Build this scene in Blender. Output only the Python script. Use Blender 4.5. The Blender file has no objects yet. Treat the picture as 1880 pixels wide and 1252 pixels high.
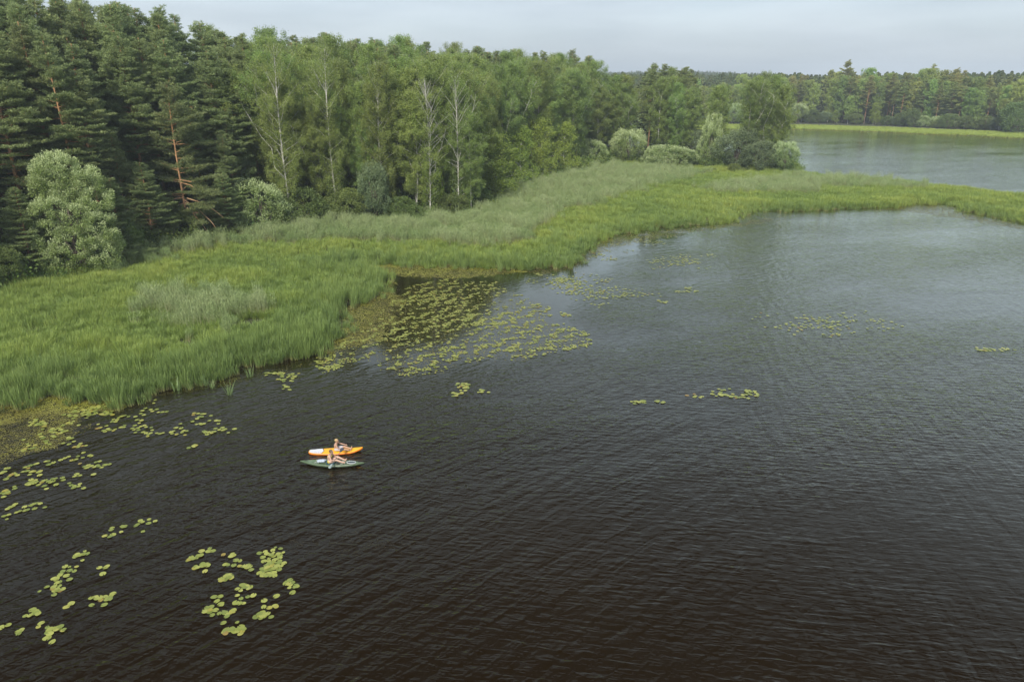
import bpy, math, random
import numpy as np
from mathutils import Vector, Matrix

random.seed(7)
RG = np.random.default_rng(11)
R = math.radians
scene = bpy.context.scene
COL = scene.collection

# ------------------------------------------------------------------ camera
H = 20.0                     # drone height over the lake (m)
FPX = 1300.0                 # focal length in pixels of the 1880 wide photograph
PITCH = math.atan((626 - 150) / FPX)
cam = bpy.data.cameras.new("camera")
cam.sensor_width = 36
cam.lens = FPX / 1880 * 36
cam.clip_start = 0.2
cam.clip_end = 20000
cam_ob = bpy.data.objects.new("camera", cam)
cam_ob.location = (0, 0, H)
cam_ob.rotation_euler = (math.pi / 2 - PITCH, 0, 0)
COL.objects.link(cam_ob)
scene.camera = cam_ob

# ------------------------------------------------------------------ world, sun, exposure
SUN_EL, SUN_AZ = R(43), R(196)   # azimuth clockwise from +Y: behind the camera, to its left
w = bpy.data.worlds.new("World")
scene.world = w
w.use_nodes = True
nt = w.node_tree
nt.nodes.clear()
def wn(t, **k):
    n = nt.nodes.new(t)
    for a, b in k.items():
        setattr(n, a, b)
    return n
sky = wn('ShaderNodeTexSky', sky_type='NISHITA', sun_disc=False, sun_elevation=SUN_EL, sun_rotation=SUN_AZ,
         air_density=1.0, dust_density=2.0, ozone_density=1.5)
tc = wn('ShaderNodeTexCoord')
mp = wn('ShaderNodeMapping')
mp.inputs['Scale'].default_value = (1.0, 1.0, 4.5)
nz = wn('ShaderNodeTexNoise')
nz.inputs['Scale'].default_value = 3.0
nz.inputs['Detail'].default_value = 7
nz.inputs['Roughness'].default_value = 0.55
cr = wn('ShaderNodeValToRGB')
cr.color_ramp.elements[0].position = 0.30
cr.color_ramp.elements[0].color = (0.68, 0.68, 0.68, 1)
cr.color_ramp.elements[1].position = 0.72
cr.color_ramp.elements[1].color = (0.9, 0.9, 0.9, 1)
mx = wn('ShaderNodeMix', data_type='RGBA')
# thin high cloud veil (in the sky texture's own units)
bg = wn('ShaderNodeBackground')
bg.inputs['Strength'].default_value = 0.092
ow = wn('ShaderNodeOutputWorld')
L = nt.links.new
L(tc.outputs['Generated'], mp.inputs['Vector'])
L(mp.outputs[0], nz.inputs['Vector'])
L(nz.outputs['Fac'], cr.inputs[0])
sx = wn('ShaderNodeSeparateXYZ')
el = wn('ShaderNodeValToRGB')          # the veil is brightest low down and thins overhead
for _ in range(2): el.color_ramp.elements.new(0.5)
for e_, (p_, c_) in zip(el.color_ramp.elements, ((0.0, .95), (0.12, .90), (0.5, 1.08), (1.0, 1.2))):
    e_.position = p_; e_.color = (c_, c_, c_, 1)
mv = wn('ShaderNodeMix', data_type='RGBA', blend_type='MULTIPLY')
mv.inputs[0].default_value = 1.0
mv.inputs[6].default_value = (3.68, 4.12, 4.56, 1)
L(tc.outputs['Generated'], sx.inputs[0])
L(sx.outputs['Z'], el.inputs[0])
L(el.outputs[0], mv.inputs[7])
cv = wn('ShaderNodeValToRGB')          # soft unevenness of the cloud sheet
cv.color_ramp.elements[0].position = .36; cv.color_ramp.elements[0].color = (.80, .81, .83, 1)
cv.color_ramp.elements[1].position = .64; cv.color_ramp.elements[1].color = (1.07, 1.06, 1.05, 1)
nz2 = wn('ShaderNodeTexNoise'); nz2.inputs['Scale'].default_value = 3.4; nz2.inputs['Detail'].default_value = 6
mp2 = wn('ShaderNodeMapping'); mp2.inputs['Scale'].default_value = (1.0, 1.0, 7.0); mp2.inputs['Location'].default_value = (3, 1, 0)
L(tc.outputs['Generated'], mp2.inputs['Vector']); L(mp2.outputs[0], nz2.inputs['Vector']); L(nz2.outputs['Fac'], cv.inputs[0])
mv2 = wn('ShaderNodeMix', data_type='RGBA', blend_type='MULTIPLY'); mv2.inputs[0].default_value = 1.0
L(mv.outputs[2], mv2.inputs[6]); L(cv.outputs[0], mv2.inputs[7])
L(mv2.outputs[2], mx.inputs[7])
L(cr.outputs[0], mx.inputs[0])
L(sky.outputs[0], mx.inputs[6])
L(mx.outputs[2], bg.inputs[0])
L(bg.outputs[0], ow.inputs[0])

sun = bpy.data.lights.new("sun", 'SUN')
sun.energy = 2.7
sun.angle = R(14)
sun.color = (1.0, 0.93, 0.82)
sun_ob = bpy.data.objects.new("sun", sun)
sd = Vector((math.sin(SUN_AZ) * math.cos(SUN_EL), math.cos(SUN_AZ) * math.cos(SUN_EL), math.sin(SUN_EL)))
sun_ob.rotation_euler = sd.to_track_quat('Z', 'Y').to_euler()
sun_ob.location = (0, 0, 60)
COL.objects.link(sun_ob)

scene.view_settings.view_transform = 'Standard'
scene.view_settings.look = 'None'
scene.view_settings.exposure = 1.14
scene.view_settings.gamma = 1.0
scene.cycles.max_bounces = 5
scene.cycles.diffuse_bounces = 4
scene.cycles.glossy_bounces = 3
scene.cycles.transmission_bounces = 3
scene.cycles.transparent_max_bounces = 8
scene.cycles.volume_bounces = 0
scene.cycles.use_denoising = True
scene.cycles.caustics_reflective = False
scene.cycles.caustics_refractive = False

# ------------------------------------------------------------------ projection helpers (pixels of the 1880x1252 photograph -> ground)
CF = np.array([0, math.cos(PITCH), -math.sin(PITCH)])
CU = np.array([0, math.sin(PITCH), math.cos(PITCH)])
def G(px, py, z=0.0):
    px = np.asarray(px, float); py = np.asarray(py, float)
    d = CF * FPX + np.stack([px - 940, 0 * px, 0 * px], -1) + (626 - py)[..., None] * CU
    t = (z - H) / d[..., 2]
    return np.stack([d[..., 0] * t, d[..., 1] * t], -1)
def P(x, y, z):
    v = np.array([x, y, z - H], float)
    dz = v @ CF
    return 940 + FPX * v[0] / dz, 626 - FPX * (v @ CU) / dz
def height_at(x, y, ysky):
    """height of a vertical pole at x, y whose top is seen at picture row ysky"""
    k = (626 - ysky) / FPX
    # (v.U) = k (v.F) ; v = (x, y, h-H)
    return H + y * (k * CF[1] - CU[1]) / (CU[2] - k * CF[2])

# ------------------------------------------------------------------ mesh helpers
class MB:
    """collects vertex / quad / tri arrays with per-vertex attributes"""
    def __init__(s):
        s.V = []; s.F = {3: [], 4: []}; s.A = []; s.n = 0; s.M = {3: [], 4: []}
    def add(s, V, F, a=0.0, mi=0):
        V = np.asarray(V, float).reshape(-1, 3); F = np.asarray(F, int)
        s.V.append(V)
        s.A.append(np.broadcast_to(np.asarray(a, float), (len(V),)).copy())
        k = F.shape[1]
        s.F[k].append(F + s.n); s.M[k].append(np.full(len(F), mi))
        s.n += len(V)
    def mesh(s, name, mats, attr='tint', smooth=False):
        V = np.concatenate(s.V); A = np.concatenate(s.A)
        loops = []; tot = []; mi = []
        for k in (3, 4):
            if s.F[k]:
                F = np.concatenate(s.F[k]); loops.append(F.ravel()); tot.append(np.full(len(F), k)); mi.append(np.concatenate(s.M[k]))
        loops = np.concatenate(loops); tot = np.concatenate(tot); mi = np.concatenate(mi)
        me = bpy.data.meshes.new(name)
        me.vertices.add(len(V)); me.vertices.foreach_set('co', V.ravel().astype(np.float32))
        me.loops.add(len(loops)); me.loops.foreach_set('vertex_index', loops.astype(np.int32))
        me.polygons.add(len(tot))
        st = np.concatenate([[0], np.cumsum(tot)[:-1]])
        me.polygons.foreach_set('loop_start', st.astype(np.int32))
        me.polygons.foreach_set('loop_total', tot.astype(np.int32))
        me.polygons.foreach_set('material_index', mi.astype(np.int32))
        me.polygons.foreach_set('use_smooth', np.full(len(tot), smooth))
        at = me.attributes.new(attr, 'FLOAT', 'POINT')
        at.data.foreach_set('value', A.astype(np.float32))
        for m in (mats if isinstance(mats, (list, tuple)) else [mats]):
            me.materials.append(m)
        me.update(); me.validate()
        return me

def nrm(v):
    return v / (np.linalg.norm(v, axis=-1, keepdims=True) + 1e-9)
def tube(mb, pts, rad, sides=6, a=0.0, cap=True, mi=0):
    pts = np.asarray(pts, float); rad = np.broadcast_to(np.asarray(rad, float), (len(pts),))
    d = nrm(np.gradient(pts, axis=0))
    ref = np.array([0, 0, 1.0]) if abs(d[0][2]) < 0.8 else np.array([1.0, 0, 0])
    u = nrm(np.cross(d, ref)); v = np.cross(d, u)
    th = np.linspace(0, 2 * math.pi, sides, endpoint=False)
    ring = pts[:, None] + rad[:, None, None] * (np.cos(th)[None, :, None] * u[:, None] + np.sin(th)[None, :, None] * v[:, None])
    V = ring.reshape(-1, 3)
    F = []
    for i in range(len(pts) - 1):
        for j in range(sides):
            F.append((i * sides + j, i * sides + (j + 1) % sides, (i + 1) * sides + (j + 1) % sides, (i + 1) * sides + j))
    mb.add(V, F, a, mi)
    if cap:
        for e, (c, r0) in enumerate(((pts[0], 0), (pts[-1], (len(pts) - 1) * sides))):
            VV = np.vstack([ring[0 if e == 0 else -1], c[None]])
            mb.add(VV, [(j, (j + 1) % sides, sides) if e else ((j + 1) % sides, j, sides) for j in range(sides)], a, mi)
def leaves(mb, C, N, T, wid, ln, tint, mi=0):
    """rhombic leaf faces"""
    n = len(C)
    T = nrm(T); B = nrm(np.cross(N, T))
    wid = np.broadcast_to(np.asarray(wid, float), (n,))[:, None]; ln = np.broadcast_to(np.asarray(ln, float), (n,))[:, None]
    V = np.stack([C - T * ln * .5, C + B * wid * .5, C + T * ln * .5, C - B * wid * .5], 1).reshape(-1, 3)
    F = np.arange(4 * n).reshape(n, 4)
    mb.add(V, F, np.repeat(np.broadcast_to(np.asarray(tint, float), (n,)), 4), mi)
def link(name, me, parent=None, loc=None):
    o = bpy.data.objects.new(name, me); COL.objects.link(o)
    if parent: o.parent = parent
    if loc is not None: o.location = loc
    return o
def tag(o, label=None, cat=None, group=None, kind=None):
    if label: o['label'] = label
    if cat: o['category'] = cat
    if group: o['group'] = group
    if kind: o['kind'] = kind
    return o
def ellipsoid(mb, c, r, a=0.0, nu=14, nv=9, mi=0, rot=None):
    th = np.linspace(0, math.pi, nv); ph = np.linspace(0, 2 * math.pi, nu, endpoint=False)
    V = [(0, 0, 1)]
    for t in th[1:-1]:
        for p in ph: V.append((math.sin(t) * math.cos(p), math.sin(t) * math.sin(p), math.cos(t)))
    V.append((0, 0, -1))
    V = np.array(V) * np.asarray(r, float)
    if rot is not None: V = V @ np.array(rot).T
    V = V + np.asarray(c, float)
    F4 = []; F3 = []
    for j in range(nu):
        F3.append((0, 1 + j, 1 + (j + 1) % nu))
        e = 1 + (nv - 3) * nu
        F3.append((len(V) - 1, e + (j + 1) % nu, e + j))
    for i in range(nv - 3):
        for j in range(nu):
            q = 1 + i * nu
            F4.append((q + j, q + nu + j, q + nu + (j + 1) % nu, q + (j + 1) % nu))
    n0 = mb.n
    mb.add(V, F4, a, mi)
    mb.F[3].append(np.array(F3) + n0); mb.M[3].append(np.full(len(F3), mi))
def fbm(x, y, s, seed=0):
    """cheap smooth noise from sines, about -1..1"""
    r = np.random.default_rng(seed); o = 0; t = 0
    for k in range(7):
        a = r.uniform(0, 6.28); f = s * (1.45 ** k) * r.uniform(.8, 1.2); am = .75 ** k
        o = o + am * np.sin((x * math.cos(a) + y * math.sin(a)) * f + r.uniform(0, 6.28) + 1.3 * np.sin((x * math.sin(a) - y * math.cos(a)) * f * .7 + r.uniform(0, 6.28)))
        t += am
    return o / t * 1.6

# ------------------------------------------------------------------ materials
def mat(name):
    m = bpy.data.materials.new(name); m.use_nodes = True
    m.node_tree.nodes.clear()
    return m, m.node_tree
def N(t, kind, **k):
    n = t.nodes.new(kind)
    for a, b in k.items(): setattr(n, a, b)
    return n
def ramp(t, stops, fac):
    n = t.nodes.new('ShaderNodeValToRGB')
    while len(n.color_ramp.elements) < len(stops): n.color_ramp.elements.new(0.5)
    for e, (p, c) in zip(n.color_ramp.elements, stops):
        e.position = p; e.color = (*c, 1)
    t.links.new(fac, n.inputs[0])
    return n.outputs[0]
def noise(t, scale, detail=4, rough=.5, coord='Object', vec=None, out='Fac'):
    n = N(t, 'ShaderNodeTexNoise'); n.inputs['Scale'].default_value = scale
    n.inputs['Detail'].default_value = detail; n.inputs['Roughness'].default_value = rough
    if vec is None:
        vec = N(t, 'ShaderNodeTexCoord').outputs[coord]
    t.links.new(vec, n.inputs['Vector'])
    return n.outputs[out]
def mapping(t, scale=(1, 1, 1), rot=(0, 0, 0), coord='Object', texture=False):
    c = N(t, 'ShaderNodeTexCoord'); m = N(t, 'ShaderNodeMapping')
    if texture: m.vector_type = 'TEXTURE'
    m.inputs['Scale'].default_value = scale; m.inputs['Rotation'].default_value = rot
    t.links.new(c.outputs[coord], m.inputs['Vector'])
    return m.outputs[0]
def math_(t, op, a, b=None, clamp=False):
    n = N(t, 'ShaderNodeMath', operation=op, use_clamp=clamp)
    for i, v in enumerate((a, b)):
        if v is None: continue
        if isinstance(v, (int, float)): n.inputs[i].default_value = v
        else: t.links.new(v, n.inputs[i])
    return n.outputs[0]

def leaf_mat(name, c0, c1, transl=.3, vary=.16, attr_type='GEOMETRY', rough=.55, huevar=.03, spec=.25):
    """tint 0..1 runs from c0 to c1; every tree differs a little in value and hue"""
    m, t = mat(name)
    at = N(t, 'ShaderNodeAttribute', attribute_type=attr_type, attribute_name='tint')
    c = ramp(t, [(0, c0), (1, c1)], at.outputs['Fac'])
    oi = N(t, 'ShaderNodeObjectInfo')
    hs = N(t, 'ShaderNodeHueSaturation')
    mr = N(t, 'ShaderNodeMapRange'); mr.inputs['To Min'].default_value = 1 - vary; mr.inputs['To Max'].default_value = 1 + vary
    t.links.new(oi.outputs['Random'], mr.inputs[0]); t.links.new(mr.outputs[0], hs.inputs['Value'])
    r2 = math_(t, 'FRACT', math_(t, 'MULTIPLY', oi.outputs['Random'], 17.31))
    mh = N(t, 'ShaderNodeMapRange'); mh.inputs['To Min'].default_value = .5 - huevar; mh.inputs['To Max'].default_value = .5 + huevar
    t.links.new(r2, mh.inputs[0]); t.links.new(mh.outputs[0], hs.inputs['Hue'])
    t.links.new(c, hs.inputs['Color'])
    pb = N(t, 'ShaderNodeBsdfPrincipled'); pb.inputs['Roughness'].default_value = rough
    pb.inputs['Specular IOR Level'].default_value = spec
    tr = N(t, 'ShaderNodeBsdfTranslucent')
    ms = N(t, 'ShaderNodeMixShader'); ms.inputs[0].default_value = transl
    out = N(t, 'ShaderNodeOutputMaterial')
    t.links.new(hs.outputs[0], pb.inputs['Base Color']); t.links.new(hs.outputs[0], tr.inputs[0])
    t.links.new(pb.outputs[0], ms.inputs[1]); t.links.new(tr.outputs[0], ms.inputs[2])
    t.links.new(ms.outputs[0], out.inputs[0])
    return m
def plain(name, col, rough=.6, var=.12, nscale=6, spec=.4, bump=0.0):
    m, t = mat(name)
    f = noise(t, nscale, 5)
    lo = tuple(x * (1 - var) for x in col); hi = tuple(min(1, x * (1 + var)) for x in col)
    c = ramp(t, [(.3, lo), (.7, hi)], f)
    pb = N(t, 'ShaderNodeBsdfPrincipled'); pb.inputs['Roughness'].default_value = rough
    pb.inputs['Specular IOR Level'].default_value = spec
    t.links.new(c, pb.inputs['Base Color'])
    if bump:
        b = N(t, 'ShaderNodeBump'); b.inputs['Distance'].default_value = bump
        t.links.new(f, b.inputs['Height']); t.links.new(b.outputs[0], pb.inputs['Normal'])
    out = N(t, 'ShaderNodeOutputMaterial'); t.links.new(pb.outputs[0], out.inputs[0])
    return m

M = {}
M['pine'] = leaf_mat('pine_needles', (.150, .200, .080), (.320, .388, .155), .40, .16, huevar=.014)
M['pine_far'] = leaf_mat('far_pine_needles', (.20, .235, .075), (.40, .43, .145), .36, .24, huevar=.03)
M['birch_far'] = leaf_mat('far_birch_leaves', (.18, .26, .06), (.36, .44, .12), .42, .24, huevar=.03)
M['birch'] = leaf_mat('birch_leaves', (.148, .215, .056), (.305, .390, .108), .46, .14, huevar=.02)
M['young'] = leaf_mat('young_leaves', (.165, .240, .038), (.285, .360, .072), .42, .14, huevar=.012)
M['green'] = leaf_mat('alder_leaves', (.095, .145, .040), (.185, .245, .075), .35, .16, huevar=.02)
M['grey'] = leaf_mat('grey_alder_leaves', (.100, .145, .065), (.230, .290, .150), .28, .12, huevar=.012)
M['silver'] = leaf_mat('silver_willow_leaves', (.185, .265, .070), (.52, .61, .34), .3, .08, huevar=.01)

def bark_pine():
    m, t = mat('pine_bark')
    co = N(t, 'ShaderNodeTexCoord'); sp = N(t, 'ShaderNodeSeparateXYZ'); t.links.new(co.outputs['Object'], sp.inputs[0])
    mr = N(t, 'ShaderNodeMapRange'); mr.inputs['From Min'].default_value = 2.0; mr.inputs['From Max'].default_value = 9.0
    t.links.new(sp.outputs['Z'], mr.inputs[0])
    nz_ = noise(t, 5, 6, .6)
    a = ramp(t, [(.3, (.07, .052, .04)), (.7, (.17, .12, .09))], nz_)
    b = ramp(t, [(.3, (.25, .135, .060)), (.7, (.42, .24, .115))], nz_)
    mi = N(t, 'ShaderNodeMix', data_type='RGBA')
    t.links.new(mr.outputs[0], mi.inputs[0]); t.links.new(a, mi.inputs[6]); t.links.new(b, mi.inputs[7])
    pb = N(t, 'ShaderNodeBsdfPrincipled'); pb.inputs['Roughness'].default_value = .85
    t.links.new(mi.outputs[2], pb.inputs['Base Color'])
    t.links.new(pb.outputs[0], N(t, 'ShaderNodeOutputMaterial').inputs[0])
    return m
def bark_birch():
    m, t = mat('birch_bark')
    v = mapping(t, (1.2, 1.2, 6))
    f = noise(t, 2.2, 5, .6, vec=v)
    c = ramp(t, [(.36, (.07, .06, .055)), (.45, (.42, .41, .375)), (.75, (.66, .65, .61))], f)
    pb = N(t, 'ShaderNodeBsdfPrincipled'); pb.inputs['Roughness'].default_value = .6
    t.links.new(c, pb.inputs['Base Color'])
    t.links.new(pb.outputs[0], N(t, 'ShaderNodeOutputMaterial').inputs[0])
    return m
M['bark_pine'] = bark_pine(); M['bark_birch'] = bark_birch()
M['bark_dark'] = plain('dark_bark', (.11, .09, .07), .9, .3)
M['dead_wood'] = plain('dead_wood', (.42, .27, .15), .8, .25)
M['dead_white'] = plain('bleached_wood', (.55, .50, .42), .8, .2)

# ------------------------------------------------------------------ land and water outline
SH = [(-900, 1000), (-420, 850), (-150, 775), (0, 748), (60, 735), (110, 728), (180, 741), (240, 738), (262, 726), (300, 714), (340, 708), (400, 696),
      (432, 680), (470, 678), (500, 672), (530, 664), (560, 656), (596, 640), (626, 618), (622, 590), (626, 570), (662, 556),
      (690, 542), (705, 526), (698, 508), (650, 496), (604, 490), (640, 487), (700, 486), (800, 488), (900, 493), (960, 496), (1020, 491),
      (1058, 478), (1078, 462), (1092, 442), (1130, 432), (1200, 421), (1280, 415), (1335, 409), (1362, 394), (1400, 387), (1480, 389),
      (1560, 384), (1640, 381), (1684, 375), (1740, 374), (1760, 378), (1772, 390), (1830, 400), (1880, 411), (1990, 432), (2110, 452)]
shore_w = [tuple(G(*p)) for p in SH]
back = [tuple(G(*p)) for p in [(2160, 425), (2000, 383), (1880, 364), (1790, 353), (1700, 344), (1620, 334), (1540, 328), (1470, 324)]]
back += [(78, 205), (66, 222), (48, 236), (20, 250), (-20, 262), (-80, 285), (-180, 300), (-420, 300), (-900, 200), (-900, -400), (-60, -60)]
LAND1 = np.array(shore_w + back)
fs = [tuple(G(*p)) for p in [(2500, 300), (2250, 281), (2060, 269), (1960, 262), (1880, 256), (1790, 250), (1700, 247), (1620, 243), (1560, 241), (1500, 239), (1430, 238), (1380, 238), (1330, 239), (1260, 240)]]
LAND2 = np.array([(2800, 260)] + fs + [(20, 345), (-60, 360), (-200, 390), (-500, 380), (-2900, 300), (-2900, 3400), (3000, 3400), (3000, 260)])
def sdf(px, py, poly):
    A = poly; B = np.roll(poly, -1, 0)
    p = np.stack([px, py], -1).reshape(-1, 2)
    best = np.full(len(p), 1e18); ins = np.zeros(len(p), bool)
    for a, b in zip(A, B):
        e = b - a; wv = p - a
        tt = np.clip((wv @ e) / (e @ e), 0, 1)
        d = wv - tt[:, None] * e
        best = np.minimum(best, (d ** 2).sum(1))
        c = (a[1] > p[:, 1]) != (b[1] > p[:, 1])
        with np.errstate(divide='ignore', invalid='ignore'):
            xi = (b[0] - a[0]) * (p[:, 1] - a[1]) / (b[1] - a[1]) + a[0]
        ins ^= c & (p[:, 0] < xi)
    s = np.sqrt(best) * np.where(ins, 1, -1)
    return s.reshape(np.shape(px))
def inside(x, y, poly): return sdf(x, y, poly) > 0
def ground_z(x, y, d=None):
    x = np.asarray(x, float); y = np.asarray(y, float)
    d1 = sdf(x, y, LAND1); d2 = sdf(x, y, LAND2)
    d = np.maximum(d1, d2)
    d = d - .75 + .35 * fbm(x, y, .9, 3) * (np.abs(d) < 6)
    z = np.where(d > 0, .10 * np.clip(d / 1.0, 0, 1) + .05, np.maximum(-1.5, d * .5))
    z = z + np.clip((d1 - 26) / 40, 0, 1) * 1.0
    r = np.clip((d2 - 130) / 900, 0, 1); r = r * r * (3 - 2 * r)
    az = x / np.maximum(y, 50)
    hill = 3 + 9 * np.exp(-((az - .20) / .14) ** 2) + 2.5 * fbm(x, y, .004, 9)
    z = z + r * np.clip(hill, 1, 60)
    z = z + np.clip((d2 - 10) / 60, 0, 1) * .8
    return z
def polar(r0, r1, nr, ns, zf, extra=None):
    rr = np.concatenate([[.01], np.geomspace(r0, r1, nr)])
    th = np.linspace(0, 2 * math.pi, ns, endpoint=False)
    X = rr[:, None] * np.cos(th); Y = rr[:, None] * np.sin(th)
    Z = zf(X, Y)
    V = np.stack([X, Y, Z], -1).reshape(-1, 3)
    i = np.arange(len(rr) - 1)[:, None] * ns; j = np.arange(ns)[None]; j2 = (j + 1) % ns
    F = np.stack([i + j, i + ns + j, i + ns + j2, i + j2], -1).reshape(-1, 4)
    return V, F

def mat_ground():
    m, t = mat('marsh_soil')
    f = noise(t, .35, 8, .65)
    c = ramp(t, [(.3, (.024, .027, .011)), (.55, (.040, .048, .016)), (.8, (.060, .054, .025))], f)
    pb = N(t, 'ShaderNodeBsdfPrincipled'); pb.inputs['Roughness'].default_value = .95
    t.links.new(c, pb.inputs['Base Color'])
    b = N(t, 'ShaderNodeBump'); b.inputs['Distance'].default_value = .3
    t.links.new(noise(t, 2.5, 8, .7), b.inputs['Height']); t.links.new(b.outputs[0], pb.inputs['Normal'])
    t.links.new(pb.outputs[0], N(t, 'ShaderNodeOutputMaterial').inputs[0])
    return m
V, F = polar(14, 3000, 300, 720, ground_z)
mb = MB(); mb.add(V, F, 0)
g = link('ground', mb.mesh('ground', mat_ground(), smooth=True)); tag(g, kind='structure')

# calm water: near the reeds and inside the lily bay
bay = np.array([tuple(G(*p)) for p in [(540, 690), (640, 560), (700, 490), (900, 490), (1050, 480), (1100, 430), (1350, 405), (1300, 430), (1180, 470), (1090, 540), (1060, 620), (960, 655), (760, 700)]])
leftbay = np.array([tuple(G(*p)) for p in [(-200, 900), (-50, 760), (250, 735), (420, 760), (300, 860), (100, 960), (-150, 1000)]])
def calm(x, y):
    d = -sdf(x, y, LAND1)
    c = np.clip(1 - d / 9, 0, 1) * .45
    c = np.maximum(c, .93 * np.clip(sdf(x, y, bay) / 5 + .5, 0, 1))
    c = np.maximum(c, .35 * np.clip(sdf(x, y, leftbay) / 4 + .5, 0, 1))
    c = np.maximum(c, .45 * np.clip((y - 185) / 30, 0, 1))
    return np.clip(c + .06 * fbm(x, y, .05, 21), 0, .95)
def mat_water():
    m, t = mat('lake_water')
    def rip(scale, ang, sx, sy, det, rough, dist=.3):
        mpn = mapping(t, (1 / sx, 1 / sy, 1), (0, 0, R(ang)), texture=True)
        n = N(t, 'ShaderNodeTexNoise'); n.inputs['Scale'].default_value = scale; n.inputs['Detail'].default_value = det
        n.inputs['Roughness'].default_value = rough; n.inputs['Distortion'].default_value = dist
        t.links.new(mpn, n.inputs['Vector'])
        return n.outputs['Fac']
    A = rip(1.0, -8, 1.0, 3.6, 2.5, .55)          # short wind waves, crests across the view
    B = rip(1.0, -12, 1.5, .34, 2, .5)           # longer undulation, crests running away from the camera
    C = rip(1.0, 42, .42, 1.9, 2, .5, .3)       # diagonal trains
    D = rip(7, 20, .8, 1.2, 3, .6)             # fine chop
    sxx = N(t, 'ShaderNodeSeparateXYZ'); t.links.new(N(t, 'ShaderNodeTexCoord').outputs['Object'], sxx.inputs[0])
    mc_ = N(t, 'ShaderNodeMapRange'); mc_.inputs['From Min'].default_value = -6; mc_.inputs['From Max'].default_value = 14
    mc_.inputs['To Min'].default_value = .14; mc_.inputs['To Max'].default_value = .070
    t.links.new(sxx.outputs['X'], mc_.inputs[0])
    E = rip(.035, 20, 1, 2.2, 4, .55)                 # gust patches
    gm = N(t, 'ShaderNodeMapRange'); gm.inputs['From Min'].default_value = .35; gm.inputs['From Max'].default_value = .65
    gm.inputs['To Min'].default_value = .45; gm.inputs['To Max'].default_value = 1.25
    t.links.new(E, gm.inputs[0])
    h = math_(t, 'ADD', math_(t, 'MULTIPLY', A, .082), math_(t, 'MULTIPLY', B, .098))
    h = math_(t, 'ADD', h, math_(t, 'MULTIPLY', C, mc_.outputs[0]))
    h = math_(t, 'ADD', h, math_(t, 'MULTIPLY', D, .012))
    # rings spreading from the two boats
    vs = N(t, 'ShaderNodeVectorMath', operation='SUBTRACT'); t.links.new(N(t, 'ShaderNodeTexCoord').outputs['Object'], vs.inputs[0])
    kx, ky = G(612, 842); vs.inputs[1].default_value = (kx, ky, 0)
    vl = N(t, 'ShaderNodeVectorMath', operation='LENGTH'); t.links.new(vs.outputs[0], vl.inputs[0])
    dd = math_(t, 'ADD', vl.outputs['Value'], math_(t, 'MULTIPLY', C, .5))
    rings = math_(t, 'MULTIPLY', math_(t, 'SINE', math_(t, 'MULTIPLY', dd, 9.0)), math_(t, 'MULTIPLY', math_(t, 'POWER', 2.718, math_(t, 'MULTIPLY', vl.outputs['Value'], -.5)), .03))
    h = math_(t, 'ADD', h, rings)
    at = N(t, 'ShaderNodeAttribute', attribute_name='tint')
    k = math_(t, 'MULTIPLY', math_(t, 'SUBTRACT', 1.0, at.outputs['Fac']), gm.outputs[0])
    h = math_(t, 'MULTIPLY', h, k)
    b = N(t, 'ShaderNodeBump'); b.inputs['Strength'].default_value = 1; b.inputs['Distance'].default_value = 1
    t.links.new(h, b.inputs['Height'])
    f = noise(t, .06, 3)
    c = ramp(t, [(.35, (.0072, .0039, .0010)), (.7, (.0092, .0053, .0015))], f)
    df = N(t, 'ShaderNodeBsdfDiffuse'); t.links.new(c, df.inputs[0])
    gl = N(t, 'ShaderNodeBsdfGlossy'); gl.inputs['Roughness'].default_value = .05
    gl.inputs['Color'].default_value = (.96, 1.0, .91, 1)
    t.links.new(b.outputs[0], gl.inputs['Normal'])
    lw = N(t, 'ShaderNodeLayerWeight'); lw.inputs['Blend'].default_value = .5
    t.links.new(b.outputs[0], lw.inputs['Normal'])
    fr = math_(t, 'ADD', math_(t, 'MULTIPLY', math_(t, 'POWER', lw.outputs['Facing'], 4.8), 1.6), .0005, clamp=True)
    ms = N(t, 'ShaderNodeMixShader'); t.links.new(fr, ms.inputs[0])
    t.links.new(df.outputs[0], ms.inputs[1]); t.links.new(gl.outputs[0], ms.inputs[2])
    t.links.new(ms.outputs[0], N(t, 'ShaderNodeOutputMaterial').inputs[0])
    return m
V, F = polar(6, 2900, 200, 480, lambda X, Y: 0 * X)
mb = MB(); mb.add(V, F, calm(V[:, 0], V[:, 1]))
g = link('water', mb.mesh('water', mat_water(), smooth=True)); tag(g, kind='structure')

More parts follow.
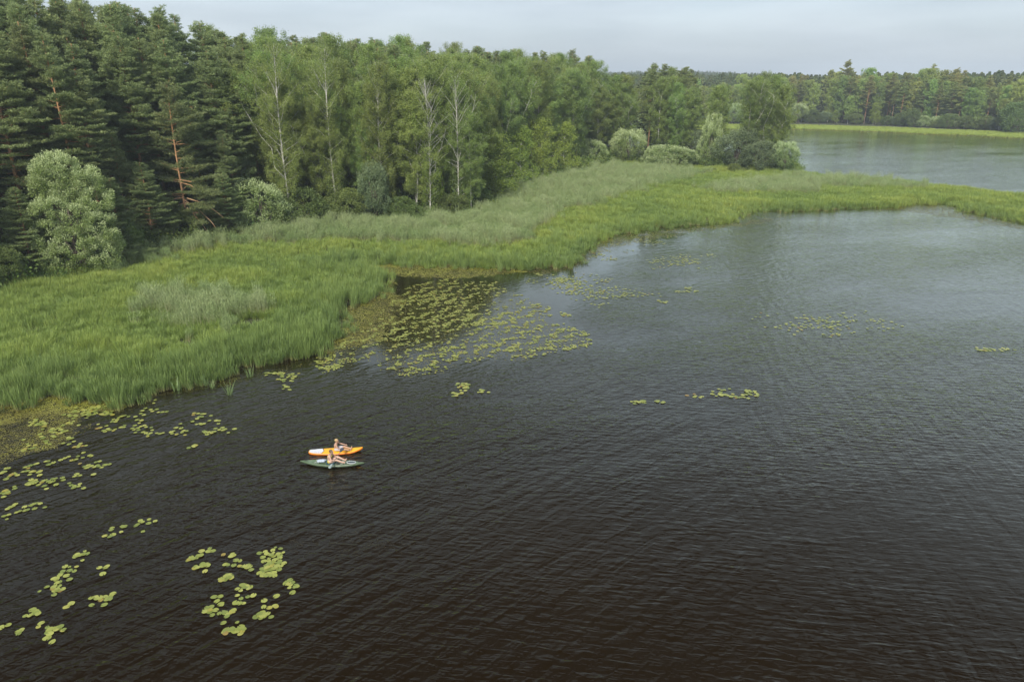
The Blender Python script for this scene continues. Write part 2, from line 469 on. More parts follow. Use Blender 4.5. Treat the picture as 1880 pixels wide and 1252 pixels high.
# ------------------------------------------------------------------ tree generators (each returns trunk mesh, crown mesh, own height)
def limb_path(p0, az, el, ln, curve, n=5, rg=RG):
    ln = abs(ln); s = np.linspace(0, 1, n)
    d = np.array([math.cos(az), math.sin(az)])
    p = np.zeros((n, 3))
    p[:, :2] = p0[:2] + d * (s * ln * math.cos(el))[:, None]
    p[:, 2] = p0[2] + s * ln * math.sin(el) + curve * ln * s * s
    p[1:-1] += rg.normal(0, .02 * ln, (n - 2, 3))
    return p
def gen_pine(seed, h=28, cs=.32, W=3.0, top=.9, spread=1.0, bare=.35, step=.62, fl=1.0, lean=0.0, side=None, dens=1.0, nmat='pine', shape=0, open_=0):
    rg = np.random.default_rng(seed)
    tr = MB(); cr_ = MB()
    n = 9; s = np.linspace(0, 1, n)
    bend = rg.normal(0, .25, 2); topexp = [.62, .85, .72, .95][seed % 4]; gap = rg.uniform(0, 6.28)
    tp = np.zeros((n, 3)); tp[:, 2] = s * h
    tp[:, 0] = bend[0] * np.sin(s * 3) + lean * s * (1 - .4 * s) * 3; tp[:, 1] = bend[1] * np.sin(s * 2.3)
    tube(tr, tp, .24 * h / 28 * (1 - s * .88) + .015, 8)
    def at(z):
        return np.array([np.interp(z, tp[:, 2], tp[:, 0]), np.interp(z, tp[:, 2], tp[:, 1]), z])
    z = cs * h; C = []; D = []; TT = []
    while z < h * .985:
        t = (z - cs * h) / (h * (1 - cs))
        k = rg.integers(3, 6) if t < .85 else rg.integers(3, 5)
        a0 = rg.uniform(0, 6.28)
        for i in range(k):
            if shape == 0:   # forest pine: long crown, widest at 35 %, rounded top
                prof = (.62 + .5 * math.sin(min(1, t / .4) * math.pi / 2)) if t < .4 else 1.12 * (1 - (t - .4) / .6) ** topexp + .06
            else:            # edge pine clothed low: widest near the bottom
                prof = 1.15 * (1 - t) ** .75 + .1
            ln = W * prof * rg.uniform(.45, 1.2)
            if rg.random() < .10: continue
            if ln < .35: ln = .35
            az = a0 + i * 6.28 / k + rg.normal(0, .3)
            if open_ and math.sin(az) < -math.cos(open_) and t < .8: continue
            if side is not None:
                ln *= .62 + .55 * max(0, math.cos(az - side))
            el = R(np.interp(t, [0, .35, .8, 1], [-8, 6, 28, 62])) + rg.normal(0, .16)
            p = limb_path(at(z + rg.normal(0, .22)), az, el, ln, .10 if t < .6 else .05, 5, rg)
            tube(tr, p, np.linspace(.018 + .014 * ln, .008, 5), 4, cap=False)
            # side twigs laid flat, carrying needle tufts
            ss = np.arange(bare if t < .6 else .15, 1.001, .42 / max(ln, .7))
            for q in ss:
                c0 = np.array([np.interp(q, np.linspace(0, 1, 5), p[:, m_]) for m_ in range(3)])
                tl = (.20 + .42 * (1 - q)) * min(ln, 3.2) * spread + .22
                for sg in (-1, 1, 0):
                    if rg.random() > dens: continue
                    a2 = az + sg * rg.uniform(.6, 1.1)
                    m2 = max(1, int(tl / .34))
                    for r_ in range(m2):
                        dd = np.array([math.cos(a2), math.sin(a2), .18])
                        C.append(c0 + dd * (.12 + tl * (r_ + rg.random()) / m2) + rg.normal(0, .05, 3)); D.append(dd); TT.append(t)
        z += step * rg.uniform(.7, 1.3) * (1 - .35 * t)
    C = np.array(C); D = np.array(D); TT = np.array(TT)
    nn = 17
    C2 = np.repeat(C, nn, 0) + rg.normal(0, 1, (len(C) * nn, 3)) * np.array([.12, .12, .05])
    dr = nrm(np.repeat(D, nn, 0) * .55 + np.array([0, 0, .42]) + rg.normal(0, .55, (len(C2), 3)))
    Nn = rg.normal(0, 1, (len(C2), 3)) + np.array([0, 0, .8])
    tint = np.clip(np.repeat(rg.normal(.4, .2, len(C)), nn) + rg.normal(0, .18, len(C2)), 0, 1)
    leaves(cr_, C2 + dr * .08, Nn, dr,   .062 * fl, rg.uniform(.28, .42, len(C2)) * fl, tint)
    return tr.mesh('pine_trunk', M['bark_pine'], smooth=True), cr_.mesh('pine_crown', M[nmat]), h
def gen_birch(seed, h=22, cs=.18, W=2.7, nl=100, leaf=.125, droop=.55, dens=1.0, nmat='birch', cone=False, sparse_top=0, per=54, forks=0, open_=0):
    rg = np.random.default_rng(seed)
    tr = MB(); cr_ = MB()
    n = 10; s = np.linspace(0, 1, n)
    b = rg.normal(0, .35, 2)
    tp = np.zeros((n, 3)); tp[:, 2] = s * h
    tp[:, 0] = b[0] * np.sin(s * 3.2); tp[:, 1] = b[1] * np.sin(s * 2.6)
    tube(tr, tp, .125 * h / 22 * (1 - s * .9) + .012, 7)
    at = lambda z: np.array([np.interp(z, tp[:, 2], tp[:, 0]), np.interp(z, tp[:, 2], tp[:, 1]), z])
    stems = [(tp, 1.0)]
    for f_ in range(forks):
        z0 = h * rg.uniform(.25, .45); az = rg.uniform(0, 6.28)
        p = limb_path(at(z0), az, R(rg.uniform(58, 70)), h * rg.uniform(.38, .52), .12, 7, rg)
        tube(tr, p, np.linspace(.055, .012, 7), 5)
        stems.append((p, .8))
    C = []; TT = []; O = []
    for i in range(nl):
        t = ((i + rg.random()) / nl) ** .82
        z = h * (cs + (1 - cs) * t * .97)
        if cone: prof = (1 - t) ** .8 * 1.15 + .08
        else: prof = (.55 + .55 * math.sin(min(1, t / .45) * math.pi / 2)) if t < .45 else 1.1 * (1 - ((t - .45) / .6) ** 1.9) + .05
        stem, kf = stems[rg.integers(0, len(stems))] if rg.random() < .45 else stems[0]
        ln = W * prof * rg.uniform(.6, 1.2) * 1.15 * kf
        az = i * 2.4 + rg.normal(0, .4)
        el = min(R(78), R(np.interp(t, [0, .5, 1], [28, 46, 68])) + rg.normal(0, .12))
        if z > stem[-1, 2] or z < stem[0, 2]: stem = tp
        ln = max(.25, min(ln, (h - z) / (.8 * math.tan(el)) + .3))
        p0 = np.array([np.interp(z, stem[:, 2], stem[:, 0]), np.interp(z, stem[:, 2], stem[:, 1]), z])
        p = limb_path(p0, az, el, ln / math.cos(el) * .8, -.10, 5, rg)
        tube(tr, p, np.linspace(.009 + .007 * ln, .004, 5), 4, cap=False)
        if rg.random() < sparse_top * t * 1.6: continue
        m_ = max(3, int(ln * 2.6))
        for q in range(m_):
            u = .25 + .8 * (q + rg.random()) / m_
            c0 = np.array([np.interp(min(u, 1), np.linspace(0, 1, 5), p[:, k]) for k in range(3)])
            off = rg.normal(0, 1, 3) * np.array([.42, .42, .22]) * (.5 + .35 * ln ** .5)
            C.append(c0 + off + np.array([0, 0, .1])); TT.append(t)
            if rg.random() < droop:     # hanging spray
                for r_ in range(1, rg.integers(2, 4)):
                    C.append(C[-1] + np.array([rg.normal(0, .08), rg.normal(0, .08), -.38]))
                    TT.append(t)
    if sparse_top < .5:                 # leafy leader at the very top
        for q in range(14):
            z = h * rg.uniform(.86, .985); C.append(at(z) + rg.normal(0, 1, 3) * np.array([.24, .24, .15]) * (1.15 - (z / h - .86) * 5)); TT.append(1)
    C = np.array(C)
    C = C[C[:, 2] < h * 1.0 + .1]
    if open_:
        xt = np.interp(C[:, 2], tp[:, 2], tp[:, 0])
        C = C[~((np.abs(C[:, 0] - xt) < open_) & (C[:, 1] < 0) & (rg.random(len(C)) < .55))]
    nn = max(4, int(per * dens))
    C2 = np.repeat(C, nn, 0) + rg.normal(0, 1, (len(C) * nn, 3)) * np.array([.20, .20, .22])
    outd = C2.copy(); outd[:, 2] = 0; outd = nrm(outd)
    Nn = outd * .5 + np.array([0, 0, .55]) + rg.normal(0, .7, (len(C2), 3))
    T = rg.normal(0, 1, (len(C2), 3)) + np.array([0, 0, -.7])
    tint = np.clip(np.repeat(rg.normal(.45, .22, len(C)), nn) + rg.normal(0, .15, len(C2)), 0, 1)
    leaves(cr_, C2, Nn, T, leaf * .72, leaf * rg.uniform(.8, 1.25, len(C2)), tint)
    return tr.mesh('birch_trunk', M['bark_birch'], smooth=True), cr_.mesh('birch_crown', M[nmat]), h
def gen_bush(seed, lobes, nmat, sub=2.6, per=60, leaf=(.07, .17), r_sub=.42, silver=False, trunk=True, up=.5):
    """lobes: list of (x, y, z, rx, ry, rz) in metres above the base"""
    rg = np.random.default_rng(seed)
    tr = MB(); cr_ = MB()
    L_ = np.array(lobes, float)
    for l in L_:
        base = np.array([rg.normal(0, .25), rg.normal(0, .25), 0])
        c = l[:3]
        s = np.linspace(0, 1, 5)[:, None]
        p = base + (c - base) * s + np.array([0, 0, .18]) * np.sin(s * 3.14) * c[2]
        tube(tr, p, np.linspace(.05 + .012 * c[2], .02, 5), 5)
    C = []; O = []; TN = []
    for l in L_:
        area = 4 * math.pi * ((l[3] * l[4] + l[3] * l[5] + l[4] * l[5]) / 3)
        ns = int(area * sub)
        d = nrm(rg.normal(0, 1, (ns, 3)))
        d = d[d[:, 2] > -.75]
        c = l[:3] + d * l[3:] * rg.uniform(.80, 1.06, (len(d), 1))
        keep = np.ones(len(c), bool)
        for l2 in L_:
            if l2 is l: continue
            keep &= (((c - l2[:3]) / l2[3:]) ** 2).sum(1) > .62
        keep &= c[:, 2] > .15
        C.append(c[keep]); O.append(d[keep])
    C = np.concatenate(C); O = np.concatenate(O)
    n = per
    off = rg.normal(0, 1, (len(C) * n, 3)); off = nrm(off) * (rg.random((len(off), 1)) ** .4) * r_sub
    C2 = np.repeat(C, n, 0) + off; OO = np.repeat(O, n, 0)
    C2[:, 2] = np.maximum(C2[:, 2], .05)
    T = nrm(nrm(off) * .8 + OO * .5 + np.array([0, 0, up]) + rg.normal(0, .45, C2.shape))
    Nn = OO * .6 + nrm(off) * .5 + np.array([0, 0, .3]) + rg.normal(0, .55, C2.shape)
    base = np.repeat(rg.normal(.42, .16, len(C)), n) + rg.normal(0, .16, len(C2))
    if silver:   # white leaf backs; lit tops are put into the tint too, paler upward
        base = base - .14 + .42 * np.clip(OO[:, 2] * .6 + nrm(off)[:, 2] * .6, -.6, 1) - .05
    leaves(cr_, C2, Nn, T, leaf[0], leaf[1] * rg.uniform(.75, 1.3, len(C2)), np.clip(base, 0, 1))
    hh = float((L_[:, 2] + L_[:, 5]).max())
    return tr.mesh('bush_stems', M['bark_dark'], smooth=True), cr_.mesh('bush_crown', M[nmat]), hh
def rnd_lobes(seed, n, w_, h_, r=(.26, .4), flat=.85):
    rg = np.random.default_rng(seed); o = []
    for i in range(n):
        a = rg.uniform(0, 6.28); q = rg.random() ** .6
        rr = w_ * rg.uniform(*r)
        z = h_ * (rg.uniform(.25, .78) if i else .7)
        k = (1 - .55 * (z / h_)) * (w_ / 2 - rr * .6) if i else 0
        o.append((math.cos(a) * k * q * 1.3, math.sin(a) * k * q * 1.3, min(z, h_ - rr * flat), rr, rr, rr * flat))
    return o

PROTO = {}
def proto(kind, key, gen):
    PROTO.setdefault(kind, []).append((key, gen))
for i in range(6):
    proto('pine', i, gen_pine(100 + i, h=27 + i % 3, cs=[.34, .26, .42, .30, .20, .36][i], W=[2.9, 3.3, 2.7, 3.1, 3.4, 2.8][i], lean=[0, .2, -.2, .1, 0, 0][i]))
for i in range(3):
    proto('low_pine', i, gen_pine(140 + i, h=20, cs=.08, W=3.9, shape=1, step=.72, spread=.9, bare=.25))
for i in range(6):
    proto('birch', i, gen_birch(200 + i, h=22, cs=[.06, .16, .05, .10, .2, .08][i], W=[2.6, 3.0, 2.4, 2.8, 2.9, 2.5][i], forks=[0, 1, 1, 0, 0, 1][i]))
for i in range(2):
    proto('young', i, gen_birch(240 + i, h=9, cs=.04, W=2.1, nl=70, cone=True, nmat='young', droop=.3, per=34, leaf=.15))
for i in range(3):
    proto('green', i, gen_bush(300 + i, rnd_lobes(300 + i, 8, 4.6, 4.2), 'green', leaf=(.10, .16)))
for i in range(3):
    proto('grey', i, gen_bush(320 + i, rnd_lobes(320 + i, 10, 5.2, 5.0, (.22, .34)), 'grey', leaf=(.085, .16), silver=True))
for i in range(3):
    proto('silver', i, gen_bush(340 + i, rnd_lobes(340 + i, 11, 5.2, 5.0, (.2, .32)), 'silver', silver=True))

for i in range(4):
    proto('pine_f', i, gen_pine(160 + i, h=24, cs=[.42, .3, .5, .36][i], W=[2.9, 3.2, 2.7, 3.1][i], nmat='pine_far', fl=1.25, step=.8, spread=.9))
for i in range(3):
    proto('birch_f', i, gen_birch(260 + i, h=21, cs=[.06, .14, .1][i], W=[2.8, 3.1, 2.6][i], nmat='birch_far', leaf=.25, per=20))
CATS = {'pine_f': ('pine_tree', 'pine tree'), 'birch_f': ('birch_tree', 'birch tree'), 'pine': ('pine_tree', 'pine tree'), 'low_pine': ('pine_tree', 'pine tree'), 'birch': ('birch_tree', 'birch tree'),
        'young': ('young_birch', 'young birch'), 'green': ('alder_bush', 'bush'), 'grey': ('grey_willow_bush', 'bush'), 'silver': ('silver_willow_bush', 'bush')}
TREES = []
def place(kind, x, y, h, rz=None, wx=1.0, label=None, group=None, variant=None, gen=None, name=None, cat=None, tilt=0):
    nm, ct = CATS.get(kind, (name, cat))
    nm = name or nm; ct = cat or ct
    if gen is None:
        pr = PROTO[kind]; key, gen = pr[variant if variant is not None else random.randrange(len(pr))]
    tm, cm, h0 = gen
    s = h / h0
    e = bpy.data.objects.new(nm, None); COL.objects.link(e)
    e.empty_display_size = .3
    e.location = (x, y, float(ground_z(np.array([x]), np.array([y]))[0]) - .05)
    e.rotation_euler = (tilt, 0, rz if rz is not None else random.uniform(0, 6.28))
    e.scale = (s * wx, s * wx, s)
    link('trunk', tm, e)
    if cm: link('crown', cm, e)
    tag(e, label or nm.replace('_', ' '), ct, group)
    px, py = P(x, y, e.location.z)
    TREES.append([px, y, kind, h, e, label])
    return e

# ---------------------------------------------------------------- hero trees and bushes
EDGE = [(-420, 640), (-250, 590), (-120, 560), (0, 532), (60, 520), (130, 512), (215, 492), (250, 475), (320, 458), (420, 440), (520, 427), (600, 413), (700, 408), (790, 404),
        (870, 396), (905, 378), (935, 352), (1000, 333), (1060, 322), (1110, 308), (1180, 305), (1280, 309), (1340, 313), (1400, 318), (1440, 319)]
SKY = [(-400, -10), (0, -4), (60, 2), (120, 0), (215, 14), (330, 30), (380, 38), (430, 60), (470, 74), (520, 76), (600, 82), (700, 90), (780, 90), (850, 100), (900, 104),
       (960, 106), (1010, 104), (1050, 104), (1085, 108), (1110, 128), (1150, 128), (1200, 128), (1250, 134), (1300, 134), (1322, 150), (1345, 152), (1390, 136), (1430, 145), (1500, 145)]
def ysky(px): return np.interp(px, [a for a, b in SKY], [b for a, b in SKY])
used = []
def hero(kind, px, py, ytop, wpx=None, label='', group=None, base_w=None, **k):
    x, y = G(px, py)
    h = height_at(x, y, ytop)
    wx = 1.0
    if wpx:
        wm = wpx / FPX * math.hypot(y, H) * 1.0
        wx = wm / (base_w * h / k.pop('h0'))
    used.append((x, y, 1.2))
    return place(kind, x, y, h, wx=wx, label=label, group=group, **k)

# the big silver willow
Wl = [(-.4, 0, 10.3, 2.3, 2.2, 2.0), (1.6, .4, 9.4, 1.9, 1.8, 1.6), (-1.9, .3, 8.8, 1.8, 1.8, 1.5), (2.9, .2, 7.6, 1.5, 1.6, 1.5), (-3.6, -.2, 5.6, 1.5, 1.6, 1.5),
      (-2.6, -1.2, 6.3, 1.6, 1.4, 1.3), (-.6, -1.8, 6.7, 1.9, 1.6, 1.7), (1.6, -1.4, 6.0, 1.6, 1.6, 1.6), (2.9, -.5, 4.6, 1.7, 1.8, 1.9), (3.3, 0, 3.0, 1.3, 1.5, 1.6),
      (-1.6, -1.7, 3.9, 1.8, 1.6, 1.8), (.6, -2.0, 3.2, 1.7, 1.5, 1.8), (-1.2, -2.1, 1.9, 1.5, 1.3, 1.6), (3.0, -1.1, 2.0, 1.5, 1.4, 1.7), (0, 0, 7.6, 2.4, 2.2, 2.2), (-.2, 0, 4.0, 3.0, 2.2, 2.6)]
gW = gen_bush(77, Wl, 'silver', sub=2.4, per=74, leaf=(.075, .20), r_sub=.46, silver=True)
x, y = G(138, 507); used += [(x + dx, y + 1, 3.0) for dx in (-3, 0, 3)]
place('willow', x, y + 1.5, height_at(x, y + 1.5, 284), rz=0, gen=gW, name='willow_tree', cat='willow', label='big silver willow with billowing pale foliage at the edge of the dark pines')
def bush(kind, px, py, ytop, wpx, label, variant=0, group=None, rz=0.0):
    x, y = G(px, py)
    h = height_at(x, y, ytop)
    if group is None: group = None
    h0 = PROTO[kind][variant][1][2]
    w0 = {'green': 4.9, 'grey': 5.4, 'silver': 5.4, 'young': 4.2}[kind]
    wm = wpx / FPX * math.sqrt(y * y + H * H)
    used.append((x, y, wm * .35))
    return place(kind, x, y, h, rz=rz, wx=wm / (w0 * h / h0), variant=variant, label=label, group=group)
bush('green', 8, 531, 462, 85, 'rounded yellow-green bush at the left end of the forest edge', 0)
bush('green', 318, 450, 372, 100, 'broad dark green bush with upturned leaves beside the layered pine', 1)
bush('green', 262, 468, 425, 70, 'low dark bush in the shade right of the big silver willow', 2)
bush('silver', 482, 430, 330, 100, 'silver-leaved bush standing in front of the pines where the birches begin', 2)
bush('green', 560, 418, 350, 90, 'bushy green alder just right of the silver bush by the reeds', 2)
bush('green', 640, 412, 350, 80, 'leafy alder bush under the forked white birch', 0)
bush('grey', 690, 412, 300, 64, 'grey-green bush rising between two white birch trunks', 1)
bush('green', 745, 410, 365, 64, 'low green bush just left of the lone white birch', 1)
bush('green', 828, 402, 360, 60, 'low green bush at the foot of the slender second birch', 0)
bush('young', 905, 372, 250, 84, 'bright young birch at the inner corner of the reed meadow', 0)
bush('young', 962, 348, 240, 60, 'narrow young birch second along the meadow edge', 1)
bush('young', 992, 334, 226, 54, 'dark pointed young birch beside the yellow-green one', 0)
bush('young', 1040, 326, 234, 52, 'yellow-green pointed young birch standing out above the reeds', 1)
bush('silver', 1016, 322, 262, 42, 'small silver bush tucked behind the yellow-green young birch', 1)
bush('silver', 1088, 310, 260, 54, 'rounded silver bush right of the yellow-green young birch', 2)
bush('silver', 1154, 306, 242, 66, 'largest silver willow bush along the far meadow edge', 0)
bush('silver', 1196, 309, 270, 36, 'small silver bush squeezed between the two wide willow bushes', 1)
bush('silver', 1236, 311, 268, 90, 'wide low green and silver willow bush at the middle of the meadow edge', 2)
bush('grey', 1118, 296, 236, 60, 'grey-green bush behind the silver bushes at the meadow edge', 0)
bush('grey', 1225, 292, 226, 74, 'grey-green bush behind the wide low willow bush', 2)
bush('silver', 1300, 308, 209, 40, 'tall narrow silver willow near the tip of the peninsula', 1)
bush('grey', 1270, 300, 240, 60, 'grey-green bush left of the tall narrow silver willow', 1)
bush('grey', 1346, 314, 238, 76, 'dusky grey-green bush below the tall birches at the peninsula tip', 0)
bush('grey', 1392, 318, 262, 60, 'dusky bush at the foot of the tip birches', 2)
bush('silver', 1438, 319, 262, 50, 'rounded silver and green bush at the very tip of the peninsula', 0)
bush('green', 1305, 320, 310, 18, 'tiny round bush out in the meadow grass', 0)
bush('green', 1350, 320, 302, 26, 'small yellow-green bush at the foot of the dusky bush', 1)

for px, py, yt, lab in ((228, 486, 330, 'young pine clothed to the ground just right of the big silver willow'), (282, 462, 300, 'young pine with low branches behind the broad dark green bush'),
                        (60, 512, 350, 'dark young pine filling the gap left of the big silver willow'), (425, 438, 318, 'young pine tucked between the layered pine and the first silver bush')):
    x, y = G(px, py); used.append((x, y, 1.6))
    place('low_pine', x, y, height_at(x, y, yt), wx=1.35, label=lab)
# layered pine with orange trunk, broken limbs at its foot
gL = gen_pine(501, h=20.5, cs=.13, W=5.2, shape=1, step=.80, spread=.85, bare=.3, side=R(-25), dens=.95, open_=R(30))
x, y = G(352, 444); used.append((x, y, 2.6)); used.append((x + 3, y, 2))
pe = place('pine', x, y, height_at(x, y, 152), rz=0, gen=gL, label='layered pine with bare orange trunk and long flat branches reaching to the right')
mbr = MB()
rg = np.random.default_rng(5)
for (dx, dz, tx, tz) in ((.2, 5.2, 4.6, 2.4), (.2, 4.6, 3.4, 1.0), (.1, 4.2, 1.9, .2), (.2, 5.8, 5.6, 3.6), (.0, 3.6, 1.5, .1)):
    s = np.linspace(0, 1, 6)[:, None]
    p = np.array([dx, -.2, dz]) * (1 - s) + np.array([tx, -1.6 - rg.random(), tz]) * s + rg.normal(0, .07, (6, 3)) + np.array([0, 0, .5]) * np.sin(s * 3.14)
    tube(mbr, p, np.linspace(.075, .02, 6), 5)
br = link('dead_branch', mbr.mesh('dead_branches', M['dead_wood'], smooth=True), pe)
br['label'] = 'dead orange-brown broken limbs hanging to the ground'
# orange trunked pine leaning behind the willow
x, y = G(168, 478); used.append((x, y, 2))
gO = gen_pine(505, h=27, cs=.36, W=3.0, open_=R(24), lean=-.15)
place('pine', x, y, height_at(x, y, 62), rz=0, gen=gO, tilt=0, label='tall pine with bright orange trunk showing just behind the big silver willow')
# birches
gB = gen_birch(601, h=20, cs=.10, W=3.2, nl=110, forks=3, open_=.45, sparse_top=.75, per=17, droop=.7, nmat='young')
x, y = G(790, 405); used.append((x, y, 2.4))
place('birch', x, y, height_at(x, y, 150), rz=0, gen=gB, label='lone white birch with thin crown and bare forked limbs in front of the forest')
gB2 = gen_birch(602, h=20, cs=.08, W=2.5, nl=90, open_=.35, forks=2, sparse_top=.45, per=17, droop=.8)
x, y = G(842, 398); used.append((x, y, 2.4))
place('birch', x, y, height_at(x, y, 142), rz=0, gen=gB2, label='slender second birch with drooping twigs right of the lone white birch')
gB3 = gen_birch(603, h=24, cs=.14, W=3.0, nl=96, forks=2, open_=.4, per=34, sparse_top=.25)
x, y = G(622, 410); used.append((x, y, 2.0))
place('birch', x, y, height_at(x, y, 92), rz=0, gen=gB3, label='forked white birch with its trunk showing high in the birch wood')
x, y = G(538, 420); used.append((x, y, 2.0))
place('birch', x, y, height_at(x, y, 86), rz=.35, gen=gB3, label='pale birch with white trunk where the pines give way to birches')
x, y = G(712, 408); used.append((x, y, 1.6))
gB4 = gen_birch(604, h=22, cs=.10, W=2.6, open_=.4)
place('birch', x, y, height_at(x, y, 120), rz=0, gen=gB4, label='birch with a thin white trunk just left of the lone white birch')
for i, (px, yt, rz, lab) in enumerate(((1362, 152, 1.0, 'leftmost of the three birches on the peninsula tip'), (1392, 134, 2.2, 'tallest forked birch in the middle of the peninsula tip clump'), (1422, 158, 3.3, 'rightmost leaning birch of the peninsula tip clump'))):
    x, y = G(px, 314); used.append((x, y, 2.0))
    place('birch', x, y + (i == 1) * 2, height_at(x, y + (i == 1) * 2, yt), rz=rz, gen=gB3 if i == 1 else PROTO['birch'][[2, 0, 5][i]][1], wx=1.25, label=lab)

# ---------------------------------------------------------------- the forest, tree by tree
edge_w = np.array([tuple(G(*p)) for p in EDGE])
seg = np.diff(edge_w, axis=0); sl = np.linalg.norm(seg, axis=1); cum = np.concatenate([[0], np.cumsum(sl)])
def edge_at(s, off):
    i = min(len(sl) - 1, max(0, int(np.searchsorted(cum, s) - 1)))
    f_ = (s - cum[i]) / sl[i]
    # smooth normal
    i0 = max(0, i - 1); i1 = min(len(sl) - 1, i + 1)
    d = edge_w[i1 + 1] - edge_w[i0]; d = d / np.linalg.norm(d)
    nrm_ = np.array([-d[1], d[0]])
    return edge_w[i] + seg[i] * f_ + nrm_ * off
counts = {}
placed = []
rowdef = [(1.4, 2.7), (4.8, 3.5), (9.0, 3.9), (13.5, 4.2), (18.5, 4.6), (24, 4.8), (29.5, 5.0), (35, 5.2), (41, 5.5)]
for ri, (off, sp) in enumerate(rowdef):
    s = random.uniform(0, 3)
    while s < cum[-1]:
        x, y = edge_at(s + random.uniform(-.9, .9), off + random.uniform(-1.2, 1.2))
        s += sp * random.uniform(.8, 1.2)
        px, py = P(x, y, 0)
        if px < -330 or px > 1425: continue
        if ri > 6 and px > 900: continue
        if px > 1322 and px < 1352 and ri >= 1: continue
        if px > 1340 and ri >= 1: continue
        if px > 880 and ri == 0: continue
        if px > 1060 and ri == 1 and random.random() < .35: continue
        if float(sdf(np.array([x]), np.array([y]), LAND1)[0]) < 3.0: continue
        if any((x - a) ** 2 + (y - b) ** 2 < c * c for a, b, c in used): continue
        if any((x - a) ** 2 + (y - b) ** 2 < 4.4 for a, b in placed): continue
        # species
        if px < 470:
            kind = 'pine' if (ri > 1 or random.random() < (.1 if ri == 0 else .5)) else random.choice(['low_pine', 'low_pine', 'low_pine', 'green'])
            if px > 400 and ri >= 2 and random.random() < .3: kind = 'birch'
        elif px < 950:
            kind = 'birch' if random.random() < [.95, .92, .8, .6, .4, .3, .25, .25, .25][ri] else 'pine'
            if ri == 0 and random.random() < .5: kind = random.choice(['green', 'young', 'young'])
        else:
            kind = 'birch' if random.random() < [.7, .85, .7, .45, .35, .3, .3, .3, .3][ri] else 'pine'
            if ri == 0 and random.random() < .45: kind = random.choice(['green', 'grey', 'young'])
        yt = float(ysky(px)) + random.gauss(2 if px > 420 else -7, 4.5 if ri < 4 else (8 if px > 420 else 4.5))
        hs = height_at(x, y, yt)
        if kind in ('pine', 'birch'):
            if ri == 0: hs *= random.uniform(.55, .85)
            elif ri == 1: hs *= random.uniform(.74, .93)
            elif ri == 2: hs *= random.uniform(.84, .98)
            elif random.random() < .35: hs *= random.uniform(.88, .97)
            h = min(hs, {'pine': 36, 'birch': 28}[kind])
            if px > 1100 and ri == 0: h *= .8
        elif kind == 'low_pine': h = random.uniform(12, 19)
        elif kind == 'young': h = random.uniform(6, 10)
        else: h = random.uniform(3.5, 6.5)
        placed.append((x, y))
        place(kind, x, y, h, wx=random.uniform(1.0, 1.25) * (1.0 if kind not in ('pine', 'birch') else min(1.25, 26 / h)),
              group='trees of the forest on the left shore', label=None)
        TREES[-1].append(ri)

# taller pines closing the skyline on the left, and two more birches in the tip clump
for i in range(15):
    px = 5 + i * 31 + random.uniform(-6, 6)
    py = float(np.interp(px, [a for a, b in EDGE], [b for a, b in EDGE])) - 62
    x, y = G(px, py)
    place('pine', x, y, height_at(x, y, float(ysky(px)) + random.uniform(-6, 5)), wx=random.uniform(1.05, 1.25), group='trees of the forest on the left shore')
    TREES[-1].append(8)
for px, yt, lab in ((1376, 142, 'second birch from the left in the peninsula tip clump'), (1408, 140, 'full-crowned birch between the tallest and the rightmost tip birches')):
    x, y = G(px, 312)
    place('birch', x, y, height_at(x, y, yt), wx=1.3, variant=3 if px < 1400 else 0, label=lab)

# ---------------------------------------------------------------- far shore wood
FSK = [(1250, 152), (1330, 152), (1360, 150), (1400, 142), (1440, 140), (1500, 128), (1560, 127), (1600, 132), (1640, 129), (1700, 131), (1745, 132), (1765, 146), (1790, 150), (1805, 146), (1830, 136), (1860, 142), (1880, 150), (2100, 140)]
fl = np.array([tuple(G(*p)) for p in [(1255, 231), (1330, 229.5), (1380, 229), (1430, 228.5), (1500, 229), (1560, 231), (1620, 233), (1700, 237), (1790, 241.5), (1880, 247), (1960, 253), (2040, 259)]])
sg2 = np.diff(fl, axis=0); sl2 = np.linalg.norm(sg2, axis=1); cum2 = np.concatenate([[0], np.cumsum(sl2)])
placed2 = []
def far_bush(kind, px, ytop, hgt_py, label, variant=0, wx=1.0):
    i = np.interp(px, [1255, 1330, 1380, 1430, 1500, 1560, 1620, 1700, 1790, 1880], [231, 229.5, 229, 228.5, 229, 231, 233, 237, 241.5, 247])
    x, y = G(px, i - .5)
    placed2.append((x, y))
    return place(kind, x, y, height_at(x, y, ytop), wx=wx, variant=variant, rz=0, label=label)
far_bush('silver', 1463, 192, 0, 'silver willow bush on the far shore nearest the peninsula tip', 0)
far_bush('silver', 1342, 192, 0, 'silver willow on the far shore seen through the gap in the peninsula trees', 1)
far_bush('silver', 1694, 214, 0, 'small silver bush in front of the far shore pines', 2)
far_bush('young', 1602, 192, 0, 'light green young birch by the far shore water meadow', 0, 1.2)
far_bush('young', 1532, 206, 0, 'bright yellow-green young tree on the far shore', 1, 1.4)
far_bush('green', 1676, 203, 0, 'dark rounded bush on the far shore beside the small silver bush', 1)
far_bush('green', 1862, 192, 0, 'large rounded dark bush at the right end of the far shore', 2, 1.2)
far_bush('green', 1738, 212, 0, 'rounded green bush below the darkest far shore pine', 0)
